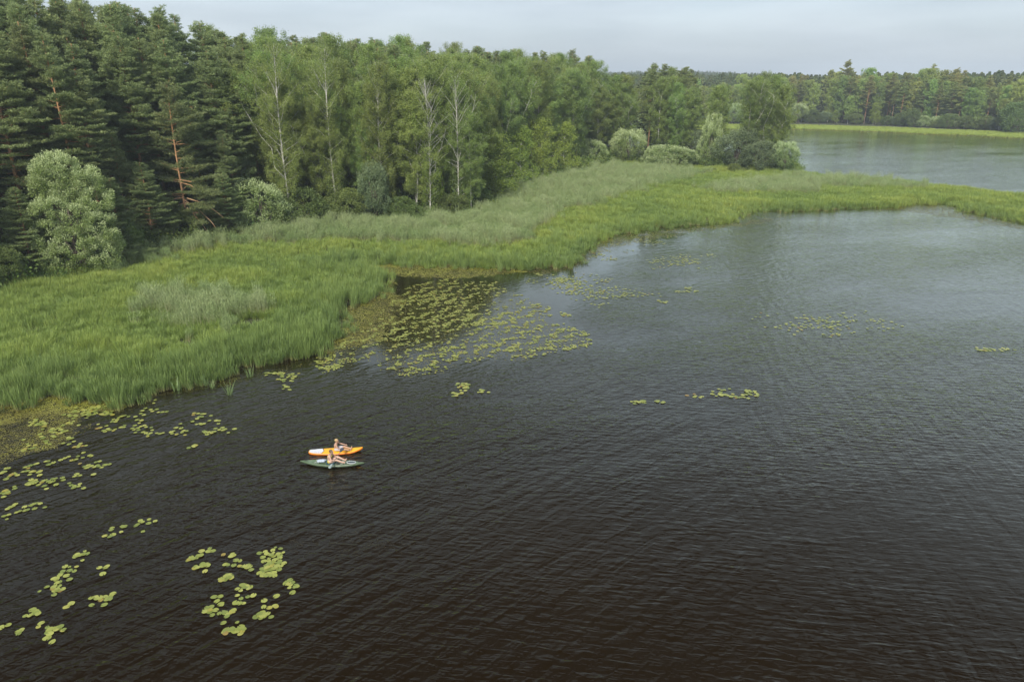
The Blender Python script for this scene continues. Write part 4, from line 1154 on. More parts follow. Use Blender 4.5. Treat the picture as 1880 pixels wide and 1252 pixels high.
# hand-read pads: (cluster description, [(px, py), ...]) -- first block in a crop of scale 3.133 with origin (0, 900)
def c8(L_): return [(a / 3.133, 900 + b / 3.133) for a, b in L_]
def c6(L_): return [(a / 3.577, 650 + b / 3.577) for a, b in L_]
PADS = [
 ('cluster at the left edge above the open dark water', c8([(30, 5), (15, 15), (45, 12), (22, 38), (50, 20), (60, 100), (45, 108), (88, 80), (75, 92), (142, 97), (160, 115), (145, 117), (95, 128), (115, 122), (178, 86), (195, 80), (210, 75), (232, 78), (200, 106), (258, 101), (52, 143), (40, 166), (25, 150)])),
 ('small string of pads left of the weedy shallows', c8([(645, 216), (640, 230), (702, 207), (715, 210), (698, 242), (603, 263), (633, 269), (650, 255), (790, 198), (808, 177), (820, 185), (858, 167), (855, 190), (823, 239), (893, 180), (780, 205)])),
 ('raft of pads highest in the lower left corner', c8([(435, 372), (432, 385), (460, 375), (488, 350), (482, 368), (503, 366), (475, 405), (445, 368)])),
 ('long ragged raft in the lower left corner', c8([(375, 440), (400, 441), (441, 441), (428, 464), (400, 462), (362, 465), (350, 482), (345, 490), (383, 494), (312, 508), (328, 510), (322, 518), (340, 528), (328, 535), (343, 550), (310, 558), (305, 568), (318, 575), (330, 570), (362, 568), (348, 576), (270, 558), (227, 581), (312, 602), (400, 515), (335, 575)])),
 ('pair of pads right of the long ragged raft', c8([(572, 445), (617, 438), (592, 483), (608, 445)])),
 ('yellowing raft below the pair of pads', c8([(525, 622), (548, 615), (575, 620), (580, 632), (605, 612), (622, 620), (640, 605), (651, 594), (632, 628), (600, 660), (527, 661), (560, 625), (618, 630), (382, 671), (411, 651), (415, 655)])),
 ('cluster just above the bottom left corner', c8([(187, 688), (205, 695), (146, 722), (170, 722), (193, 710), (220, 712), (210, 705), (180, 718), (237, 763), (221, 786)])),
 ('pads beside the left border near the bottom corner', c8([(8, 785), (48, 776), (5, 793), (125, 800), (105, 815), (108, 826), (118, 808)])),
 ('lowest big raft in the bottom left corner', c8([(272, 788), (290, 800), (315, 795), (330, 788), (350, 785), (362, 808), (370, 802), (272, 820), (288, 826), (282, 815), (274, 848), (262, 853), (301, 872), (325, 800), (345, 798), (285, 805)])),
 ('arc of pads left of the tall raft', c8([(1160, 351), (1207, 337), (1200, 350), (1225, 348), (1155, 375), (1130, 388), (1100, 388), (1078, 405), (1140, 378), (1112, 395), (1090, 398), (1125, 438), (1118, 448), (1135, 446), (1165, 425), (1165, 437), (1190, 424), (1195, 434), (1180, 468), (1172, 428)])),
 ('loose scatter of pads between two denser rafts', c8([(1285, 370), (1338, 368), (1330, 382), (1345, 375), (1358, 404), (1380, 405), (1295, 427), (1345, 434), (1378, 436), (1410, 438), (1428, 428), (1435, 440), (1420, 445), (1445, 460), (1400, 440), (1310, 428)])),
 ('small oval raft below the loose scatter', c8([(1268, 510), (1285, 505), (1275, 518), (1300, 495), (1312, 505), (1320, 490), (1333, 492), (1330, 505), (1295, 512), (1310, 488)])),
 ('tall dense raft of pads left of centre bottom', c8([(1585, 330), (1614, 336), (1570, 347), (1526, 354), (1492, 362), (1535, 368), (1572, 362), (1560, 372), (1575, 378), (1602, 368), (1630, 360), (1610, 378), (1615, 388), (1512, 387), (1548, 395), (1517, 408), (1545, 406), (1580, 402), (1595, 398), (1610, 408), (1600, 420), (1570, 415), (1635, 421), (1590, 430), (1618, 435), (1548, 425), (1530, 432), (1560, 438), (1540, 445), (1520, 448), (1505, 452), (1510, 465), (1535, 458), (1552, 455), (1575, 452), (1590, 448), (1605, 456), (1492, 478), (1515, 482), (1542, 480), (1560, 470), (1578, 475), (1580, 490), (1555, 492), (1535, 492), (1510, 490), (1595, 440), (1565, 428)])),
 ('round raft right of the tall dense raft', c8([(1650, 525), (1668, 518), (1685, 532), (1660, 540), (1645, 535), (1672, 545), (1702, 548), (1695, 560), (1664, 560), (1683, 588), (1710, 555)])),
 ('raft in the middle of the lower left rafts', c8([(1405, 542), (1420, 550), (1400, 558), (1438, 557), (1430, 568), (1365, 567), (1385, 579), (1365, 606), (1387, 623), (1425, 614), (1458, 607), (1355, 648), (1378, 652), (1402, 650), (1395, 545), (1412, 562)])),
 ('dense raft with a yellowing pad on its left side', c8([(1232, 616), (1268, 612), (1248, 638), (1270, 655), (1278, 662), (1180, 690), (1195, 685), (1215, 672), (1210, 690), (1178, 700), (1205, 700), (1240, 688), (1222, 720), (1262, 711), (1295, 705), (1310, 715), (1285, 700), (1325, 705), (1340, 695), (1305, 728), (1190, 675), (1345, 690), (1200, 695)])),
 ('raft right of the dense raft with the yellowing pad', c8([(1590, 608), (1520, 635), (1517, 670), (1550, 677), (1583, 665), (1590, 672), (1472, 728), (1495, 712), (1510, 705), (1525, 712), (1512, 722), (1500, 738), (1560, 730), (1540, 712), (1488, 722), (1520, 725)])),
 ('lowest raft below the dense raft', c8([(1285, 762), (1365, 762), (1300, 805), (1290, 815), (1298, 825), (1312, 800), (1335, 798), (1350, 808), (1372, 800), (1365, 812), (1402, 798), (1395, 810), (1383, 825), (1388, 788), (1325, 803)])),
 ('scatter of pads out in front of the floating weed', c6([(55, 750), (40, 752), (20, 772), (10, 785), (30, 775), (100, 790), (75, 795), (60, 805), (40, 822), (90, 785), (115, 797), (150, 775), (165, 745), (185, 752), (180, 770), (200, 735), (230, 725), (245, 722), (210, 775), (225, 772), (265, 768), (255, 775), (195, 792), (262, 798), (300, 708), (315, 705), (320, 728), (352, 714), (400, 698), (428, 685), (450, 675), (485, 698), (500, 693), (470, 700), (512, 672), (545, 683), (590, 668), (600, 672), (525, 720), (548, 648)])),
 ('dense line of pads in front of the floating weed', c6([(195, 845), (180, 855), (215, 838), (230, 830), (240, 842), (205, 828), (190, 860), (225, 850), (255, 858), (285, 835), (300, 830), (320, 838), (345, 822), (365, 820), (350, 835), (330, 845), (370, 860), (292, 868), (305, 885), (410, 812), (415, 828), (95, 870), (98, 885), (455, 848), (468, 862), (490, 868), (485, 880), (525, 855), (515, 870), (550, 882), (615, 793), (40, 900), (28, 918), (45, 915), (22, 938), (52, 912), (250, 862), (275, 842), (490, 805), (525, 798), (505, 790)])),
 ('trail of pads running away from the floating weed', c6([(555, 740), (575, 748), (600, 735), (620, 745), (640, 732), (655, 705), (630, 712), (580, 732), (650, 740), (690, 728), (720, 725), (668, 745), (565, 752), (490, 612), (520, 600), (540, 605), (563, 602), (530, 590), (510, 610)])),
 ('pads in front of the cattails left of the bent blades', c6([(900, 435), (930, 438), (915, 455), (885, 470), (870, 490), (905, 488), (925, 478), (950, 470), (960, 482), (890, 518), (940, 515), (960, 520), (975, 530), (990, 520), (970, 540), (1000, 500), (1030, 522), (1070, 520), (1050, 525), (995, 485), (910, 500), (880, 500), (1185, 460), (1190, 490), (1155, 485), (1125, 515), (1140, 508), (1205, 505), (1225, 508), (1195, 515), (1160, 530), (1215, 533), (1130, 525)])),
 ('outermost pads towards the two paddlers', c6([(1275, 390), (1300, 392), (1330, 395), (1270, 400), (1310, 412), (1325, 415), (1295, 425), (1345, 395), (1385, 405), (1375, 438), (1420, 438), (1440, 440), (1435, 458), (1265, 445), (1290, 462), (1315, 458), (1325, 465), (1340, 460), (1350, 515), (1340, 508), (1370, 515), (1390, 518), (1360, 528), (1410, 512), (1415, 490), (1440, 500), (1460, 485), (1465, 500), (1500, 518), (1540, 493), (1480, 495), (1395, 510), (1240, 617), (1270, 605), (1280, 600), (1275, 612), (1290, 603)])),
 ('upper string of pads right under the cattail blades', c6([(1020, 302), (1010, 325), (955, 358), (990, 365), (935, 375), (925, 392), (945, 402), (890, 412), (1000, 378), (1030, 365), (1040, 385), (1065, 382), (1095, 380), (845, 412), (820, 405), (800, 412), (780, 420), (770, 435), (745, 430), (735, 445), (760, 445), (740, 402), (725, 395), (820, 470), (795, 482), (815, 482), (700, 475), (640, 490), (660, 485), (645, 462), (720, 500), (690, 510), (745, 505), (680, 505), (710, 495), (755, 495)])),
]
rg = np.random.default_rng(33)
allp = []
for ci, (desc, L_) in enumerate(PADS):
    for (px, py) in L_: allp.append((px, py, ci))
# scattered pads among the floating weed and in the bay
def ell(cx, cy, rx, ry, n, clump=1.0):
    out = []
    k = max(1, n // 7); cs = [(rg.normal(0, .45), rg.normal(0, .45)) for _ in range(k)]
    for _ in range(n):
        a, b = cs[rg.integers(0, k)]
        out.append((cx + rx * (a + rg.normal(0, .16)), cy + ry * (b + rg.normal(0, .16))))
    return out
far = []
for e in ((160, 757, 40, 14, 70), (80, 790, 60, 28, 70), (200, 745, 30, 8, 30), (850, 713, 38, 18, 42), (1185, 737, 34, 8, 20), (1335, 728, 60, 14, 60), (1490, 594, 112, 24, 150), (1835, 637, 50, 10, 34), (1250, 481, 62, 13, 150),
          (1258, 532, 28, 7, 34), (1215, 553, 18, 5, 16), (1100, 538, 80, 14, 190), (1060, 515, 60, 18, 130), (1020, 520, 60, 14, 80), (530, 700, 30, 14, 40), (500, 688, 40, 8, 26), (1100, 470, 60, 14, 70), (1200, 440, 70, 10, 60), (1030, 578, 20, 8, 24)):
    far += ell(*e)
bayp = [(572, 668), (600, 648), (640, 612), (690, 585), (720, 556), (745, 525), (830, 512), (900, 520), (950, 540), (1000, 560), (1012, 590), (1085, 618), (1084, 640), (1000, 648), (975, 662), (880, 664), (800, 682), (730, 692), (690, 660), (640, 668), (600, 676)]
bw = poly_w(bayp)
mn, mxx = bw.min(0), bw.max(0)
ncand = 36000
cx_ = rg.uniform(mn[0], mxx[0], ncand); cy_ = rg.uniform(mn[1], mxx[1], ncand)
cl = fbm(cx_, cy_, 3.4, 61) + .45 * fbm(cx_, cy_, .4, 62)
k = (sdf(cx_, cy_, bw) + .8 * fbm(cx_, cy_, .8, 63) > 0) & (cl > .30)
baypads = np.stack([cx_[k], cy_[k]], -1)
farw = np.array([tuple(G(*p)) for p in far])
stuffp = np.vstack([baypads, farw])
stuffp = stuffp[sdf(stuffp[:, 0], stuffp[:, 1], LAND1) < -.4]
nearw = [(*G(px, py), ci) for px, py, ci in allp]
nearw.sort(key=lambda a: a[1])
over = nearw[300:]; nearw = nearw[:300]
stuffp = np.vstack([stuffp] + [[(a, b)] for a, b, c in over])
byc = {}
for (x, y, ci) in nearw: byc.setdefault(ci, []).append((x, y))
ORDX = ORD + ['twenty-first', 'twenty-second', 'twenty-third', 'twenty-fourth', 'twenty-fifth', 'twenty-sixth']
SHORT = [p[0] for p in PADS]
for ci, L_ in byc.items():
    L_.sort()
    for i, (x, y) in enumerate(L_):
        # keep overlapping pads on slightly different levels
        zlev = .012 + .009 * (i % 4)
        o = link('lily_pad', padm[i % 5], None, (x, y, zlev))
        r_ = random.triangular(.075, .165, .13)
        o.scale = (r_, r_, r_ * .7); o.rotation_euler = (random.gauss(0, .03), random.gauss(0, .03), random.uniform(0, 6.28))
        fromleft = i < (len(L_) + 1) // 2
        j = i if fromleft else len(L_) - 1 - i
        nth = ORDX[j]
        tag(o, f"{nth} pad from {'left' if fromleft else 'right'} in the {SHORT[ci]}", 'lily pad', 'lily pads floating near the left shore')
m1 = MB()
protoV, protoF, _ = pad_geo(1.0, 10, 3)
for i, (x, y) in enumerate(stuffp):
    r_ = rg.uniform(.062, .105) if i < len(baypads) * .95 else rg.uniform(.11, .16); a = rg.uniform(0, 6.28); ca, sa = math.cos(a) * r_, math.sin(a) * r_
    Vq = np.stack([x + protoV[:11, 0] * ca - protoV[:11, 1] * sa, y + protoV[:11, 0] * sa + protoV[:11, 1] * ca, .012 + .008 * (i % 4) + protoV[:11, 2] * r_], -1)
    m1.add(Vq, protoF, rg.random())
o = link('lily_pads', m1.mesh('lily_pads', MP)); tag(o, 'countless yellow-green lily pads floating in the bay', 'lily pads', None, 'stuff')
print('pads', len(nearw), len(stuffp))

# ------------------------------------------------------------------ floating weed and slime
def fleck_mat():
    m, t = mat('floating_weed')
    at = N(t, 'ShaderNodeAttribute', attribute_name='tint')
    c = ramp(t, [(0, (.030, .027, .008)), (.45, (.075, .066, .013)), (.75, (.150, .140, .022)), (1, (.22, .225, .032))], at.outputs['Fac'])
    pb = N(t, 'ShaderNodeBsdfPrincipled'); pb.inputs['Roughness'].default_value = .5
    t.links.new(c, pb.inputs['Base Color'])
    t.links.new(pb.outputs[0], N(t, 'ShaderNodeOutputMaterial').inputs[0])
    return m
FM = fleck_mat()
m1 = MB()
def mat_patch(pts, dens, size, t0, tv, thr=-.5, ns=1.2, edge=1.0, seed=0):
    rg = np.random.default_rng(seed)
    p = poly_w(pts); a, b = p.min(0) - 1, p.max(0) + 1
    n = int((b - a).prod() * dens)
    x_ = rg.uniform(a[0], b[0], n); y_ = rg.uniform(a[1], b[1], n)
    d = sdf(x_, y_, p); q = fbm(x_, y_, ns, seed) + .5 * fbm(x_, y_, ns * 4, seed + 1)
    k = (np.clip(d / edge, -1, 1) + q * .6 > thr + rg.normal(0, .25, n)) & (d > -.6) & (sdf(x_, y_, LAND1) < .3)
    x_, y_, q = x_[k], y_[k], q[k]; n = len(x_)
    C = np.stack([x_, y_, rg.uniform(.004, .012, n)], -1)
    a_ = rg.uniform(0, 6.28, n)
    T = np.stack([np.cos(a_), np.sin(a_), 0 * a_], -1)
    leaves(m1, C, np.tile([0, 0, 1.0], (n, 1)), T, size * rg.uniform(.5, 1, n), size * rg.uniform(.8, 1.8, n), np.clip(t0 + .18 * q + rg.normal(0, tv, n), 0, 1))
mat_patch([(-60, 760), (0, 742), (110, 722), (200, 738), (215, 748), (150, 748), (60, 762), (0, 775), (-60, 790)], 300, .07, .80, .1, -.9, seed=3)
mat_patch([(-80, 785), (0, 765), (80, 750), (150, 756), (165, 780), (140, 800), (90, 825), (30, 845), (-60, 880)], 300, .07, .48, .2, .1, seed=4)
mat_patch([(600, 488), (700, 485), (880, 492), (960, 498), (900, 506), (800, 512), (730, 506), (700, 500), (650, 494)], 150, .10, .76, .2, -.1, seed=5)
mat_patch([(590, 487), (690, 484), (720, 489), (650, 494)], 200, .10, .88, .1, -.6, seed=9)
mat_patch([(618, 590), (632, 562), (690, 540), (718, 520), (735, 550), (728, 590), (690, 625), (640, 640), (600, 650)], 160, .09, .70, .2, .0, seed=6)
mat_patch(bayp, 26, .09, .58, .2, .35, seed=15)
mat_patch([(1090, 445), (1130, 433), (1240, 420), (1330, 412), (1420, 400), (1420, 408), (1340, 418), (1240, 432), (1150, 450), (1085, 470)], 26, .15, .62, .2, .25, seed=7)
mat_patch([(960, 497), (1020, 492), (1060, 480), (1080, 465), (1100, 462), (1060, 490), (1000, 505)], 60, .12, .45, .2, .1, seed=8)
mat_patch([(1560, 386), (1640, 383), (1684, 377), (1755, 378), (1770, 392), (1880, 414), (1880, 422), (1760, 402), (1660, 388)], 24, .16, .55, .2, .2, seed=12)
mat_patch([(400, 700), (480, 682), (560, 662), (590, 655), (560, 672), (470, 700), (330, 722), (240, 745), (200, 752)], 60, .08, .45, .2, .45, seed=10)
o = link('floating_weed', m1.mesh('floating_weed', FM)); tag(o, 'yellow-green algae and weed mats floating along the shore', 'weed', None, 'stuff')
# weeds just breaking the surface
m1 = MB(); rg = np.random.default_rng(44)
for (cx, cy, rx, ry, n) in ((600, 985, 170, 28, 150), (430, 960, 90, 16, 60), (380, 930, 80, 14, 40), (700, 1000, 60, 20, 40)):
    for _ in range(n):
        x, y = G(cx + rx * rg.normal(0, .5), cy + ry * rg.normal(0, .5))
        a = rg.uniform(0, 6.28); ln = rg.uniform(.08, .3)
        p = np.array([[x, y, -.01], [x + math.cos(a) * ln * .5, y + math.sin(a) * ln * .5, .012], [x + math.cos(a + .4) * ln, y + math.sin(a + .4) * ln, -.008]])
        tube(m1, p, [.005, .008, .004], 4, rg.uniform(.0, .22))
o = link('water_weed', m1.mesh('water_weed', plain('dark_weed', (.022, .019, .006), .7))); tag(o, 'thin dark strands of weed at the surface of the open water', 'weed', None, 'stuff')
# separate cattail clumps standing in the water
for i, (px, py, s, lab) in enumerate(((423, 724, .62, 'short cattail clump standing alone in open water'), (459, 692, .55, 'thin cattail clump right of the lone one'), (378, 708, .5, 'tiny cattail clump nearest the shore on the left'), (390, 712, .4, 'smallest cattail clump beside the tiny one'), (326, 718, .6, 'cattail clump just off the leftmost shore blades'))):
    x, y = G(px, py)
    pm = tuft(980 + i, 22, .22, 1.3, .03, .16, .3, plain('cattail_clump_blade', (.15, .22, .08), .5, .2), 'cattail_clump')
    o = link('cattail_clump', pm, None, (x, y, -.02)); o.scale = (s * 1.7, s * 1.7, s * 1.3)
    tag(o, lab, 'cattails', 'cattail clumps standing in the water')

# ------------------------------------------------------------------ people, kayak, board
SKIN = plain('skin', (.37, .225, .155), .5, .06, 20)
SKIN2 = plain('fair_skin', (.41, .265, .20), .5, .06, 20)
def capsule(mb, p, q, r1, r2, sides=12):
    p = np.array(p, float); q = np.array(q, float)
    d = q - p; L_ = np.linalg.norm(d); d = d / max(L_, 1e-6)
    rows = [p - d * r1 * math.sin(a) for a in (1.45, 1.0, .5)] + [p, (p + q) / 2, q] + [q + d * r2 * math.sin(a) for a in (.5, 1.0, 1.45)]
    rads = [r1 * math.cos(a) for a in (1.45, 1.0, .5)] + [r1, (r1 + r2) / 2, r2] + [r2 * math.cos(a) for a in (.5, 1.0, 1.45)]
    u = np.cross(d, [0, 0, 1.0]) if abs(d[2]) < .9 else np.cross(d, [1.0, 0, 0]); u /= np.linalg.norm(u); v = np.cross(d, u)
    th = np.linspace(0, 2 * math.pi, sides, endpoint=False)
    V = np.array([c + r * (np.cos(t) * u + np.sin(t) * v) for c, r in zip(rows, rads) for t in th])
    n = len(rows); F = [(i * sides + j, i * sides + (j + 1) % sides, (i + 1) * sides + (j + 1) % sides, (i + 1) * sides + j) for i in range(n - 1) for j in range(sides)]
    n0 = mb.n
    mb.add(np.vstack([V, [rows[0]], [rows[-1]]]), F, 0)
    T3 = [(j, n * sides, (j + 1) % sides) for j in range(sides)] + [((n - 1) * sides + (j + 1) % sides, n * sides + 1, (n - 1) * sides + j) for j in range(sides)]
    mb.F[3].append(np.array(T3) + n0); mb.M[3].append(np.zeros(len(T3), int))
def hand(mb, wrist, d, up, curl=.5, s=1.0, side=1):
    """palm, four unequal bent fingers and a thumb leaving the side of the palm"""
    w0 = np.array(wrist, float); d = np.array(d, float) / np.linalg.norm(d); up = np.array(up, float); up = up - d * (up @ d); up /= np.linalg.norm(up)
    lat = np.cross(d, up) * side
    for k in range(4):
        o = lat * (k - 1.5) * .020 * s
        root = w0 + d * .085 * s + o
        capsule(mb, w0 + o * .5, root, .016 * s, .013 * s, 8)
        ln = [.070, .080, .074, .056][k] * s
        a = root; dd = d
        for j in range(3):
            dd = dd * math.cos(curl) - up * math.sin(curl)
            b = a + dd * ln * [.45, .32, .23][j]
            capsule(mb, a, b, .0098 * s, .0086 * s, 8); a = b
            up = up * math.cos(curl) + d * 0
            up = np.cross(np.cross(dd, up if np.linalg.norm(up) > .01 else np.array([0, 0, 1.0])), dd); up /= np.linalg.norm(up) + 1e-9
        up = np.cross(lat * side, d) * -1; up /= np.linalg.norm(up)
        if up[2] < 0: up = -up
    t0 = w0 + d * .03 * s - lat * .03 * s
    t1 = t0 + (d * .6 - lat * .7) * .045 * s
    t2 = t1 + (d * .9 - lat * .1 - up * .4) * .032 * s
    capsule(mb, t0, t1, .013 * s, .011 * s, 8); capsule(mb, t1, t2, .011 * s, .009 * s, 8)
def head(mb, c, s=1.0, yaw=0.0):
    """facing +x before yaw"""
    c = np.array(c, float); cy_, sy_ = math.cos(yaw), math.sin(yaw)
    rot = np.array([[cy_, -sy_, 0], [sy_, cy_, 0], [0, 0, 1]])
    def e(p, r): ellipsoid(mb, c + rot @ (np.array(p) * s), np.array(r) * s, rot=rot)
    e((0, 0, .01), (.098, .078, .115)); e((.03, 0, -.055), (.062, .056, .065))
    e((.088, 0, -.075), (.022, .026, .022))                        # chin
    e((.100, 0, -.012), (.020, .013, .026))                        # nose
    e((.086, 0, .030), (.018, .052, .012))                         # brow
    e((.093, 0, -.044), (.014, .024, .007))                        # lips
    e((0, .078, -.005), (.020, .010, .032)); e((0, -.078, -.005), (.020, .010, .032))   # ears
    return rot
def person(name, loc, rz, J, skin, label, parts):
    """J: dict of joints in metres relative to the seat, facing +x, left = +y"""
    b = MB()
    pel = np.array(J['pelvis'], float); ch = np.array(J['chest'], float); nk = np.array(J['neck'], float)
    wd = J['w']
    capsule(b, pel + [0, -.075, 0], pel + [0, .075, 0], .105 * wd, .105 * wd)
    mid = (pel + ch) / 2 + np.array([-.03, 0, 0])
    capsule(b, pel + [0, -.05, .04], mid + [0, -.05, 0], .098 * wd, .085 * wd); capsule(b, pel + [0, .05, .04], mid + [0, .05, 0], .098 * wd, .085 * wd)
    capsule(b, mid + [0, -.05, 0], ch + [0, -.07, 0], .085 * wd, .098 * wd); capsule(b, mid + [0, .05, 0], ch + [0, .07, 0], .085 * wd, .098 * wd)
    capsule(b, ch + [0, -.07, 0], ch + [0, .07, 0], .10 * wd, .10 * wd)
    capsule(b, nk + [0, -.13, -.07], nk + [0, .13, -.07], .058, .058)
    capsule(b, ch, nk + [0, 0, -.05], .09, .06)
    hd = np.array(J['head'], float)
    capsule(b, nk + [0, 0, -.04], hd + [-.01, 0, -.07], .056, .050)
    head(b, hd, J.get('hs', 1.0), J.get('yaw', 0))
    for sgn, k in ((1, 'l'), (-1, 'r')):
        sh, el_, wr = [np.array(J[k + n_], float) for n_ in ('_sh', '_el', '_wr')]
        capsule(b, sh, el_, .050 * wd, .038 * wd); capsule(b, el_, wr, .038 * wd, .025)
        hand(b, wr, (wr - el_), J.get(k + '_up', (0, 0, 1)), J.get('curl', .5), 1.0, sgn)
        hp, kn, an = [np.array(J[k + n_], float) for n_ in ('_hp', '_kn', '_an')]
        capsule(b, hp, kn, .088 * wd, .056); m_ = kn + (an - kn) * .35 + np.array([0, 0, -.012])
        capsule(b, kn, m_, .056, .055); capsule(b, m_, an, .055, .036)
        toe = np.array(J[k + '_toe'], float)
        heel = an + np.array([-.03, 0, -.045]) if J.get('feet_flat', False) else an + (an - kn) / np.linalg.norm(an - kn) * .035
        capsule(b, heel, an, .034, .036); capsule(b, heel, toe, .034, .030); capsule(b, an, toe, .034, .024)
        for t_ in range(5):
            lt = np.array([0, (t_ - 2) * .017, 0]); dd_ = (toe - heel) / np.linalg.norm(toe - heel)
            capsule(b, toe + lt, toe + lt + dd_ * (.035 - .004 * abs(t_ - (1 if sgn < 0 else 3))), .0115, .009, 8)
    me = b.mesh('person', skin, smooth=True)
    o = link('person', me, None, loc); o.rotation_euler = (0, 0, rz)
    r_ = o.modifiers.new('remesh', 'REMESH'); r_.mode = 'VOXEL'; r_.voxel_size = .0065; r_.use_smooth_shade = True
    sm = o.modifiers.new('smooth', 'SMOOTH'); sm.factor = .5; sm.iterations = 4
    tag(o, label, 'person')
    for pn, pf in parts: pf(o, pn, J)
    return o
def cloth(o, pn, bits, m):
    b = MB()
    for (p, q, r1, r2) in bits: capsule(b, p, q, r1, r2, 16)
    c = link(pn, b.mesh(pn, m, smooth=True), o)
    r_ = c.modifiers.new('remesh', 'REMESH'); r_.mode = 'VOXEL'; r_.voxel_size = .008; r_.use_smooth_shade = True
    sm = c.modifiers.new('smooth', 'SMOOTH'); sm.factor = .5; sm.iterations = 3
def hair(o, J, m, long=False):
    b = MB(); hd = np.array(J['head'], float); s = J.get('hs', 1)
    n0 = 26
    rg = np.random.default_rng(4)
    ellipsoid(b, hd + np.array([-.022, 0, .035]) * s, np.array([.100, .090, .100]) * s, nu=20, nv=12)
    if long:
        capsule(b, hd + [-.08, 0, .02], hd + [-.10, 0, -.06], .055, .045)
        ellipsoid(b, hd + np.array([-.075, 0, .105]), (.045, .045, .04))
    for _ in range(60):
        d = nrm(rg.normal(0, 1, 3)); d[0] -= .5; d[2] = abs(d[2]) * .8; d = nrm(d)
        c = hd + np.array([-.022, 0, .035]) * s + d * np.array([.098, .088, .098]) * s
        capsule(b, c, c + np.array([-.015, rg.normal(0, .006), -.012]), .013, .008, 6)
    h_ = link('hair', b.mesh('hair', m, smooth=True), o)
    r_ = h_.modifiers.new('remesh', 'REMESH'); r_.mode = 'VOXEL'; r_.voxel_size = .007; r_.use_smooth_shade = True
def eyes(o, J):
    me_ = EYE
    b = MB(); hd = np.array(J['head'], float); yaw = J.get('yaw', 0); s = J.get('hs', 1)
    rot = np.array([[math.cos(yaw), -math.sin(yaw), 0], [math.sin(yaw), math.cos(yaw), 0], [0, 0, 1]])
    for y_ in (-.03, .03):
        ellipsoid(b, hd + rot @ (np.array([.089, y_, .010]) * s), np.array([.010, .014, .009]) * s, nu=10, nv=7)
    link('eyes', b.mesh('eyes', me_, smooth=True), o)
EYE = plain('eye', (.05, .035, .03), .3, .1)

# --- orange paddle board
def hull(n, L_, W_, prof, zprof, T, rows=9):
    pass
bl = np.array(G(567, 831.5)); brr = np.array(G(667, 827.5))
bc = (bl + brr) / 2; bang = math.atan2(brr[1] - bl[1], brr[0] - bl[0]); blen = float(np.linalg.norm(brr - bl)) * .985
def board_width(s):  # s 0 tail .. 1 nose ; half width
    return np.interp(s, [0, .015, .05, .15, .35, .55, .72, .85, .93, .975, 1.0], [.135, .17, .215, .30, .365, .375, .335, .245, .15, .075, .012])
def board_z(s): return .02 + .16 * np.clip((s - .72) / .28, 0, 1) ** 2 + .03 * np.clip((.1 - s) / .1, 0, 1)
mo = plain('orange_deck', (.66, .33, .012), .45, .05, 3, .5)
mo2 = plain('red_orange_rail', (.62, .17, .01), .4, .06, 3, .5)
mw = plain('pale_tail_pad', (.48, .49, .52), .6, .05, 30)
mk = plain('black_trim', (.02, .02, .022), .5, .2)
def board_section():
    m1 = MB(); ns = 60; S = np.linspace(0, 1, ns) ; cs_ = [(-1, .5), (-.97, .75), (-.88, .95), (-.6, 1.0), (0, 1.0), (.6, 1.0), (.88, .95), (.97, .75), (1, .5), (.97, .25), (.85, .05), (0, 0), (-.85, .05), (-.97, .25)]
    V = [];
    for s in S:
        hw = board_width(s); zz = board_z(s)
        for (a, c) in cs_: V.append(((s - .5) * blen, a * hw, zz - .02 + c * .13 - .03))
    k = len(cs_); V = np.array(V)
    F = []; MI = []
    for i in range(ns - 1):
        for j in range(k):
            F.append((i * k + j, (i + 1) * k + j, (i + 1) * k + (j + 1) % k, i * k + (j + 1) % k))
            MI.append(0 if j in (2, 3, 4, 5) else 1)
    F = np.array(F); MI = np.array(MI)
    m1.add(V, F[MI == 0], 0, 0); n0 = 0
    m1.F[4].append(F[MI == 1]); m1.M[4].append(np.ones((MI == 1).sum(), int))
    for e in (0, ns - 1):
        c = V[e * k:(e + 1) * k].mean(0); m1.add(np.vstack([V[e * k:(e + 1) * k], [c]]), [(j, (j + 1) % k, k) for j in range(k)], 0, 1)
    return m1.mesh('board_hull', [mo, mo2], smooth=True)
sup = bpy.data.objects.new('paddle_board', None); COL.objects.link(sup)
sup.location = (bc[0], bc[1], .0); sup.rotation_euler = (0, 0, bang)
tag(sup, 'orange paddle board with a pale square tail pad', 'paddle board')
link('hull', board_section(), sup)
def deck_strip(s0, s1, f, m, name, dz=.003, chev=0.0, w0=None, n=10, seg=12):
    m1 = MB(); V = []
    for i in range(n + 1):
        for j in range(seg + 1):
            a = (j / seg * 2 - 1) * f
            s = s0 + (s1 - s0) * i / n
            sh = (chev * (1 - abs(a) / f))
            ss = s + (sh if i > 0 or w0 else 0) * (i / n if not w0 else 1)
            V.append(((ss - .5) * blen, a * board_width(ss), board_z(ss) + .08 + dz))
    F = [(i * (seg + 1) + j, (i + 1) * (seg + 1) + j, (i + 1) * (seg + 1) + j + 1, i * (seg + 1) + j + 1) for i in range(n) for j in range(seg)]
    m1.add(V, F, 0); return link(name, m1.mesh(name, m), sup)
deck_strip(.012, .235, .86, mw, 'tail_pad', chev=.035)
deck_strip(.240, .252, .86, mk, 'pad_trim', dz=.004, chev=.035, w0=True, n=2)
for k_ in range(4):
    m1 = MB(); s = .12 + .033 * k_
    box(m1, ((s - .5) * blen, -.62 * board_width(s), .105), (.02, .09, .012)); link('pad_groove', m1.mesh('pad_groove', plain('grey_groove', (.2, .22, .27), .6)), sup)
m1 = MB()   # front bungee: thin cords on the deck
